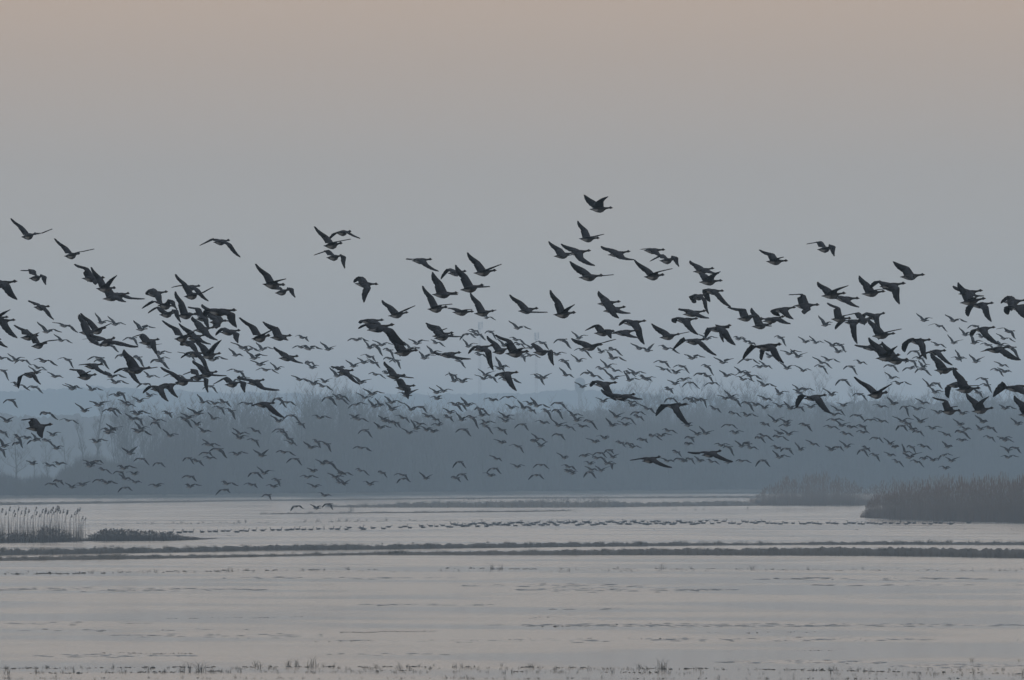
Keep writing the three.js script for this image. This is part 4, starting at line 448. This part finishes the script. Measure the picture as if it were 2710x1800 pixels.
  [1350, 1020, K1, [19, 31, 10, 19, 28, 30, 28, 26, 17, 22, 33, 25, 37, 28, 28, 16, 54, 30, 29, 34, 24, 30, 36, 39, 50, 35, 42, 33, 57, 47, 66, 24, 55, 28, 77, 32, 64, 34, 57, 36, 72, 46, 86, 41, 78, 33, 99, 41, 91, 48, 85, 40, 100, 44, 66, 55, 57, 46, 77, 50, 80, 57, 73, 55, 89, 62, 98, 56, 86, 53, 108, 57, 46, 51, 34, 49, 54, 52, 17, 53, 6, 58, 25, 61, 66, 67, 57, 69, 75, 74, 108, 49, 100, 49, 119, 60, 127, 22, 116, 16, 140, 18, 145, 43, 134, 33, 155, 37, 139, 55, 130, 44, 150, 53, 157, 54, 146, 48, 165, 52, 160, 45, 151, 47, 171, 53, 174, 43, 169, 41, 182, 48, 173, 37, 164, 40, 184, 40, 165, 23, 155, 22, 174, 25, 167, 28, 161, 23, 178, 26, 187, 32, 177, 26, 197, 38, 218, 18, 210, 23, 229, 25, 214, 6, 210, 4, 222, 15, 215, 62, 207, 60, 227, 65, 193, 69, 190, 68, 206, 74, 205, 69, 195, 67, 220, 67, 180, 74, 173, 74, 187, 78, 116, 77, 104, 72, 122, 76, 129, 72, 117, 69, 135, 70, 150, 78, 144, 77, 157, 84, 162, 80, 157, 80, 170, 83, 166, 84, 158, 80, 178, 85, 38, 73, 29, 65, 50, 77, 33, 76, 28, 75, 45, 72, 42, 83, 36, 76, 51, 76, 11, 83, -2, 82, 19, 92, 74, 99, 63, 91, 80, 97, 102, 96, 94, 97, 112, 94, 122, 92, 112, 96, 131, 98, 135, 88, 128, 92, 141, 93, 140, 98, 131, 89, 148, 93, 118, 99, 112, 98, 130, 100, 132, 106, 123, 97, 142, 105, 138, 107, 130, 108, 139, 114, 109, 107, 100, 104, 116, 105, 111, 115, 102, 110, 119, 116, 124, 116, 116, 109, 135, 110, 108, 118, 100, 125, 117, 126, 80, 111, 70, 109, 90, 115, 79, 117, 74, 115, 86, 116, 85, 120, 80, 116, 92, 117, 42, 108, 31, 112, 53, 113, 10, 111, 0, 106, 20, 109, 36, 122, 25, 128, 46, 127, 226, 91, 221, 89, 233, 97, 214, 103, 204, 98, 223, 104, 230, 100, 222, 103, 240, 104]],
  [1800, 1020, K1, [12, 18, 4, 20, 20, 23, 17, 22, 12, 20, 22, 25, 24, 20, 13, 15, 29, 22, 32, 20, 26, 19, 36, 30, 3, 27, -6, 25, 12, 26, 47, 32, 37, 28, 56, 37, 62, 18, 50, 13, 70, 18, 70, 17, 60, 6, 79, 13, 74, 19, 66, 18, 83, 29, 92, 24, 83, 25, 100, 35, 103, 27, 97, 22, 110, 27, 115, 31, 104, 23, 125, 27, 117, 19, 105, 13, 125, 21, 135, 12, 130, 3, 148, 9, 136, 29, 126, 23, 145, 27, 150, 32, 141, 21, 160, 28, 162, 30, 156, 32, 169, 36, 178, 30, 168, 25, 191, 26, 162, 10, 154, 5, 168, 18, 205, 14, 195, 4, 215, 10, 170, 6, 162, 5, 182, 7, 72, 38, 67, 37, 83, 43, 91, 41, 82, 37, 106, 42, 130, 49, 119, 39, 141, 43, 145, 51, 135, 45, 152, 48, 145, 55, 134, 56, 150, 53, 115, 53, 109, 51, 122, 56, 170, 54, 162, 53, 179, 62, 11, 55, 2, 52, 17, 51, 24, 67, 12, 59, 30, 65, 35, 66, 26, 55, 46, 61, 67, 54, 56, 57, 78, 59, 75, 65, 68, 63, 86, 63, 14, 71, 7, 72, 19, 77, 11, 80, 7, 79, 18, 80, 56, 82, 47, 80, 68, 81, 84, 83, 75, 75, 90, 80, 66, 84, 59, 85, 73, 95, 92, 80, 86, 79, 94, 78, 96, 85, 91, 82, 106, 87, 107, 71, 103, 72, 116, 78, 113, 69, 105, 67, 127, 75, 148, 67, 137, 59, 160, 63, 136, 66, 128, 60, 140, 66, 133, 70, 127, 70, 148, 75, 132, 85, 124, 83, 138, 88, 145, 86, 137, 90, 154, 94, 135, 98, 126, 88, 150, 97, 164, 88, 156, 77, 171, 85, 181, 80, 171, 74, 189, 83, 206, 88, 198, 82, 212, 83, 214, 84, 205, 88, 222, 89, 227, 84, 217, 75, 236, 80, 205, 57, 195, 56, 217, 60, 220, 55, 210, 46, 231, 50, 210, 47, 199, 48, 223, 48, 210, 40, 195, 35, 220, 40, 215, 34, 205, 27, 224, 41, 222, 28, 213, 23, 234, 24, 225, 66, 218, 64, 235, 69, 27, 103, 20, 96, 34, 103, 5, 103, 0, 100, 10, 103, 13, 100, 8, 102, 20, 107, 43, 104, 36, 101, 53, 107, 65, 105, 60, 101, 70, 104, 84, 103, 76, 103, 97, 105, 112, 102, 103, 110, 122, 110, 232, 57, 228, 56, 241, 58]],
  [2250, 1020, K1, [14, 13, 4, 15, 23, 21, 43, 30, 31, 28, 53, 31, 60, 27, 51, 16, 65, 24, 76, 31, 68, 35, 80, 42, 92, 35, 81, 27, 104, 31, 98, 24, 89, 18, 108, 26, 10, 41, 0, 43, 20, 48, 28, 47, 19, 50, 37, 49, 43, 49, 32, 43, 52, 51, 71, 49, 58, 42, 86, 46, 96, 50, 86, 40, 106, 44, 70, 55, 63, 61, 78, 62, 78, 52, 70, 49, 84, 57, 85, 60, 78, 54, 92, 60, 92, 63, 86, 64, 100, 69, 112, 59, 102, 56, 125, 57, 150, 54, 140, 45, 155, 52, 157, 60, 149, 57, 165, 60, 150, 63, 144, 64, 163, 72, 131, 67, 120, 62, 137, 70, 181, 50, 170, 40, 186, 49, 177, 60, 172, 53, 187, 55, 190, 58, 184, 57, 199, 64, 228, 53, 219, 44, 235, 51, 17, 56, 9, 55, 22, 62, 18, 64, 9, 63, 26, 65, 36, 72, 27, 74, 45, 78, 55, 80, 46, 71, 61, 75, 61, 84, 58, 84, 66, 83, 22, 86, 17, 83, 27, 90, 17, 88, 10, 94, 25, 97, 34, 95, 27, 94, 40, 103, 55, 95, 46, 90, 62, 96, 64, 104, 57, 101, 73, 111, 75, 91, 71, 79, 86, 93, 84, 84, 78, 84, 89, 92, 81, 98, 73, 92, 97, 91, 91, 104, 82, 103, 100, 111, 100, 83, 92, 81, 110, 87, 133, 84, 126, 76, 139, 83, 152, 75, 145, 74, 160, 75, 113, 102, 104, 95, 122, 100, 101, 100, 95, 100, 107, 98, 127, 95, 120, 102, 139, 95, 138, 103, 130, 97, 149, 97, 130, 113, 121, 111, 136, 112, 190, 71, 181, 70, 197, 77, 211, 75, 200, 69, 222, 77, 210, 73, 204, 73, 220, 71, 215, 88, 204, 82, 215, 92, 224, 85, 216, 87, 232, 92, 215, 98, 205, 97, 229, 97]],
  [680, 1300, 10 / 3.472, [36, 14, 31, 18, 43, 16, 55, 16, 49, 12, 60, 14, 66, 12, 60, 15, 70, 17]],
];
// where and how: words for the labels
const fifth = (x) => ['far left', 'left of centre', 'centre', 'right of centre', 'far right'][clamp(Math.floor(x / W * 5), 0, 4)];
function pose(ly, ry) { // tips above (+) or below (-) the breast, as a share of the wing
  const a = ly > 0.45 ? 'high' : ly > -0.12 ? 'level' : 'down', b = ry > 0.25 ? 'high' : ry > -0.3 ? 'level' : 'down';
  if (a === 'high' && b === 'high') return 'wings raised in V';
  if (a === 'high' && b === 'level') return 'one wing raised, one level';
  if (a === 'down' && b === 'down') return 'wings arched down';
  if (a === 'level' && b === 'down') return 'one wing level, one lowered';
  if (a === 'high') return 'one wing raised, one lowered';
  return 'wings spread flat';
}
const birds = [];
for (const [x0, y0, k, list] of NEAR) for (const q of list) {
  const P = []; for (let i = 0; i < 12; i += 2) P.push([x0 + q[i] * k, y0 + q[i + 1] * k]);
  const [ta, bi, lw, lt, rw, rt] = P, r = rng(Math.round(ta[0] * 7 + ta[1] * 13));
  const sh = [lerp(ta[0], bi[0], 0.60), lerp(ta[1], bi[1], 0.60)], D = (p) => [p[0] - sh[0], p[1] - sh[1]], LW = 0.71, LB = 0.69;
  const [tx, ty] = D(lt), tl = Math.hypot(tx, ty);
  if (ty < -0.35 * tl) { const nx = -ty / tl, ny = tx / tl, [wx, wy] = D(lw), lack = 0.07 * tl - (wx * nx + wy * ny); if (lack > 0) { lw[0] += nx * lack; lw[1] += ny * lack; } } // the wrist leads a raised wing
  const m = (p) => Math.hypot(...D(p)), s = clamp(Math.max(Math.hypot(bi[0] - ta[0], bi[1] - ta[1]) / LB, m(lt) / LW, m(rt) / LW, 90) * 1.01, 90, 126);
  const ax = solve(bi[0] - ta[0], bi[1] - ta[1], s, LB, -1), tail = ax.clone().multiplyScalar(-0.46), bill = ax.clone().multiplyScalar(0.54), S = tail.clone().addScaledVector(ax, 0.60);
  const wing = (w, t, dir) => { const tip = solve(...D(t), s, LW, dir), wr = solve(...D(w), s, 0.385, dir); if (Math.hypot(...D(w)) / s < 0.2) wr.z *= 0.9; return [wr.add(S), tip.add(S)]; };
  const c = [lerp(ta[0], bi[0], 0.46), lerp(ta[1], bi[1], 0.46)], span = Math.max(m(lt), m(rt));
  birds.push({ near: true, x: c[0], y: c[1], d: F / s * rr(0.985, 1.015, r), size: span + m(bi), tail, bill, wings: [wing(lw, lt, -1), wing(rw, rt, 1)], pose: pose(-D(lt)[1] / span, -D(rt)[1] / span) });
}
for (const [x0, y0, k, q] of FAR) for (let i = 0; i < q.length; i += 6) {
  const b = [x0 + q[i] * k, y0 + q[i + 1] * k], lt = [x0 + q[i + 2] * k - b[0], y0 + q[i + 3] * k - b[1]], rt = [x0 + q[i + 4] * k - b[0], y0 + q[i + 5] * k - b[1]];
  if (birds.some((o) => !o.near && Math.hypot(o.x - b[0], o.y - b[1]) < 5.5 && Math.hypot(o.lt[0] - lt[0], o.lt[1] - lt[1]) < 14)) continue;
  const r = rng(Math.round(b[0] * 11 + b[1] * 17)), LW = 0.80, ml = Math.hypot(...lt), mr = Math.hypot(...rt), low = clamp((b[1] - 1000) / 300, 0, 1);
  const s = clamp(Math.max(ml / LW, mr / LW, 36 - 2 * low) * 1.01, 34, 47), yaw = rr(0.5, 0.85, r), up = rr(-0.02, 0.10, r), ax = V(Math.cos(yaw), up, -Math.sin(yaw)).normalize().multiplyScalar(0.77);
  const tail = ax.clone().multiplyScalar(-0.46), bill = ax.clone().multiplyScalar(0.54), S = tail.clone().addScaledVector(ax, 0.58);
  const wing = (t, dir) => { const tip = solve(...t, s, LW, dir).sub(V(ax.x * 0.1, 0.02, 0)), bow = t[1] < -8 ? 0.02 : 0.10, wr = tip.clone().multiplyScalar(0.48).add(V(0, bow + 0.04, 0)).addScaledVector(ax, 0.06); return [wr.add(S), tip.add(S)]; };
  birds.push({ near: false, x: b[0], y: b[1], lt, d: F / s * rr(0.97, 1.03, r), size: ml + mr, tail, bill, wings: [wing(lt, -1), wing(rt, 1)], pose: pose(-lt[1] / Math.max(ml, mr), -rt[1] / Math.max(ml, mr)) });
}
{
  const near = birds.filter((b) => b.near), far = birds.filter((b) => !b.near).sort((a, b) => b.size - a.size), keep = Math.max(0, 298 - near.length), single = [...near, ...far.slice(0, keep)], rest = far.slice(keep);
  const bins = {};
  for (const b of single) {
    b.h = b.near ? (b.y < 780 ? 'high' : b.y < 930 ? 'midway' : 'low') : (b.y < 940 ? 'high' : b.y < 1080 ? 'midway' : 'low');
    b.bin = [b.near, b.pose, b.h, fifth(b.x)].join('|'); (bins[b.bin] ??= []).push(b);
  }
  for (const list of Object.values(bins)) list.sort((a, b) => a.x - b.x).forEach((b, i) => { b.ord = list.length > 1 ? `, ${ordinal(i + 1)} from left` : ''; });
  for (const b of single) {
    const m = new THREE.Mesh(gooseGeo(b.tail, b.bill, b.wings, b.near), PLUMAGE); m.position.copy(at(b.x, b.y, b.d));
    put(shade(m), 'flying_goose', `${b.near ? 'large dark' : 'small hazy'} goose, ${b.pose}, ${b.h} at ${fifth(b.x)}${b.ord}`, 'goose', b.near ? 'near geese in flight' : 'distant geese in flight');
  }
  const gs = rest.map((b) => { const p = at(b.x, b.y, b.d); return gooseGeo(b.tail, b.bill, b.wings, false).translate(p.x, p.y, p.z); });
  if (gs.length) put(shade(new THREE.Mesh(mergeGeometries(gs), PLUMAGE)), 'distant_flock', 'the many smallest hazy geese of the distant flock in flight', 'flock', null, 'stuff');
  console.log('near', near.length, 'far', far.length, 'merged', rest.length);
}
// ---------------------------------------------------------------- geese resting on the water in one long line
{
  const swim = (seed, neck) => { // breast, folded wings and tail as one hull, neck rising to the head
    const r = rng(seed), pos = [], idx = [], col = [], sides = 8, st = [];
    for (const [x, y, ry, rx] of [[-0.34, 0.13, 0.012, 0.03], [-0.26, 0.12, 0.045, 0.075], [-0.14, 0.09, 0.085, 0.115], [0, 0.075, 0.105, 0.13], [0.12, 0.08, 0.095, 0.115], [0.20, 0.11, 0.07, 0.08]]) st.push([V(x, y, 0), ry, rx]);
    const n = neck === 0 ? [[0.25, 0.18], [0.26, 0.27], [0.28, 0.34]] : neck === 1 ? [[0.26, 0.15], [0.31, 0.19], [0.36, 0.22]] : [[0.22, 0.16], [0.20, 0.20], [0.17, 0.22]];
    for (const [x, y] of n) st.push([V(x, y, 0), 0.032, 0.03]);
    const e = n[2]; st.push([V(e[0] + 0.05, e[1] + 0.015, 0), 0.032, 0.028], [V(e[0] + 0.10, e[1] - 0.005, 0), 0.014, 0.014], [V(e[0] + 0.13, e[1] - 0.012, 0), 0.004, 0.006]);
    st.forEach(([c, ry, rx], i) => { const t = i < st.length - 1 ? st[i + 1][0].clone().sub(c) : c.clone().sub(st[i - 1][0]); t.normalize(); const up = V(-t.y, t.x, 0); for (let s = 0; s < sides; s++) { const a = s / sides * 6.283; pos.push(c.x + up.x * Math.cos(a) * ry, c.y + up.y * Math.cos(a) * ry, Math.sin(a) * rx); col.push(...(i < 2 && Math.cos(a) < 0.2 ? C_VENT : i < 6 ? C_BACK : i > st.length - 3 ? C_BILL : C_NECK)); } if (i) for (let s = 0; s < sides; s++) { const a = (i - 1) * sides + s, b = (i - 1) * sides + (s + 1) % sides; idx.push(a, b, a + sides, b, b + sides, a + sides); } });
    return geo(pos, idx, col);
  };
  const kinds = [swim(1, 0), swim(2, 1), swim(3, 2)], left = [[452, 1409], [474, 1410], [490, 1408], [505, 1408], [535, 1408], [555, 1407], [570, 1407], [590, 1406], [603, 1406], [627, 1408], [640, 1405], [652, 1406], [672, 1404], [695, 1404], [722, 1403], [738, 1403], [760, 1403], [772, 1402], [787, 1401], [803, 1402], [822, 1402], [843, 1400], [877, 1400], [893, 1401], [917, 1401], [924, 1397], [955, 1398], [962, 1401], [987, 1398], [1015, 1399], [1028, 1395], [1060, 1396], [1072, 1394], [1085, 1397], [1115, 1392], [1120, 1396], [1140, 1392], [1155, 1393], [1172, 1391]];
  const right = [2043, 2052, 2065, 2080, 2099, 2121, 2129, 2141, 2154, 2163, 2171, 2191, 2203, 2213, 2237, 2249, 2259, 2275, 2283, 2298, 2308, 2318, 2331, 2342, 2358, 2377, 2399, 2407, 2419, 2446, 2462, 2479, 2489, 2510, 2517, 2563].map((x, i) => [x, [1385, 1386, 1387, 1384][i % 4]]);
  const mid = [], r = rng(808); for (let x = 1186; x < 2036; x += x < 1850 ? rr(4.5, 8, r) : rr(7, 15, r)) { const c = path([[1180, 1392], [1360, 1386], [1500, 1385], [1900, 1382], [2036, 1384]], x)[0]; mid.push([x, c + rr(-4.5, 5.5, r)]); }
  const add = (list, label) => list.forEach(([px, py], i) => {
    const m = new THREE.Mesh(kinds[Math.floor(r() * 2.6)], PLUMAGE); m.position.copy(onWater(px, py + 1.5)); m.rotation.y = (r() < 0.6 ? 0 : Math.PI) + rr(-0.6, 0.6, r); m.scale.setScalar(rr(0.98, 1.18, r)); m.position.y = -0.02;
    put(shade(m), 'swimming_goose', label(i), 'swimming goose', 'geese swimming in a long line');
  });
  add(left, (i) => `dark goose swimming in the line, ${ordinal(i + 1)} counted from its left end`);
  add(right, (i) => `dark goose swimming in the line, ${ordinal(right.length - i)} counted from its right end`);
  add(mid, () => 'dark goose swimming in the crowded middle of the long line');
}
renderer.render(scene, camera);
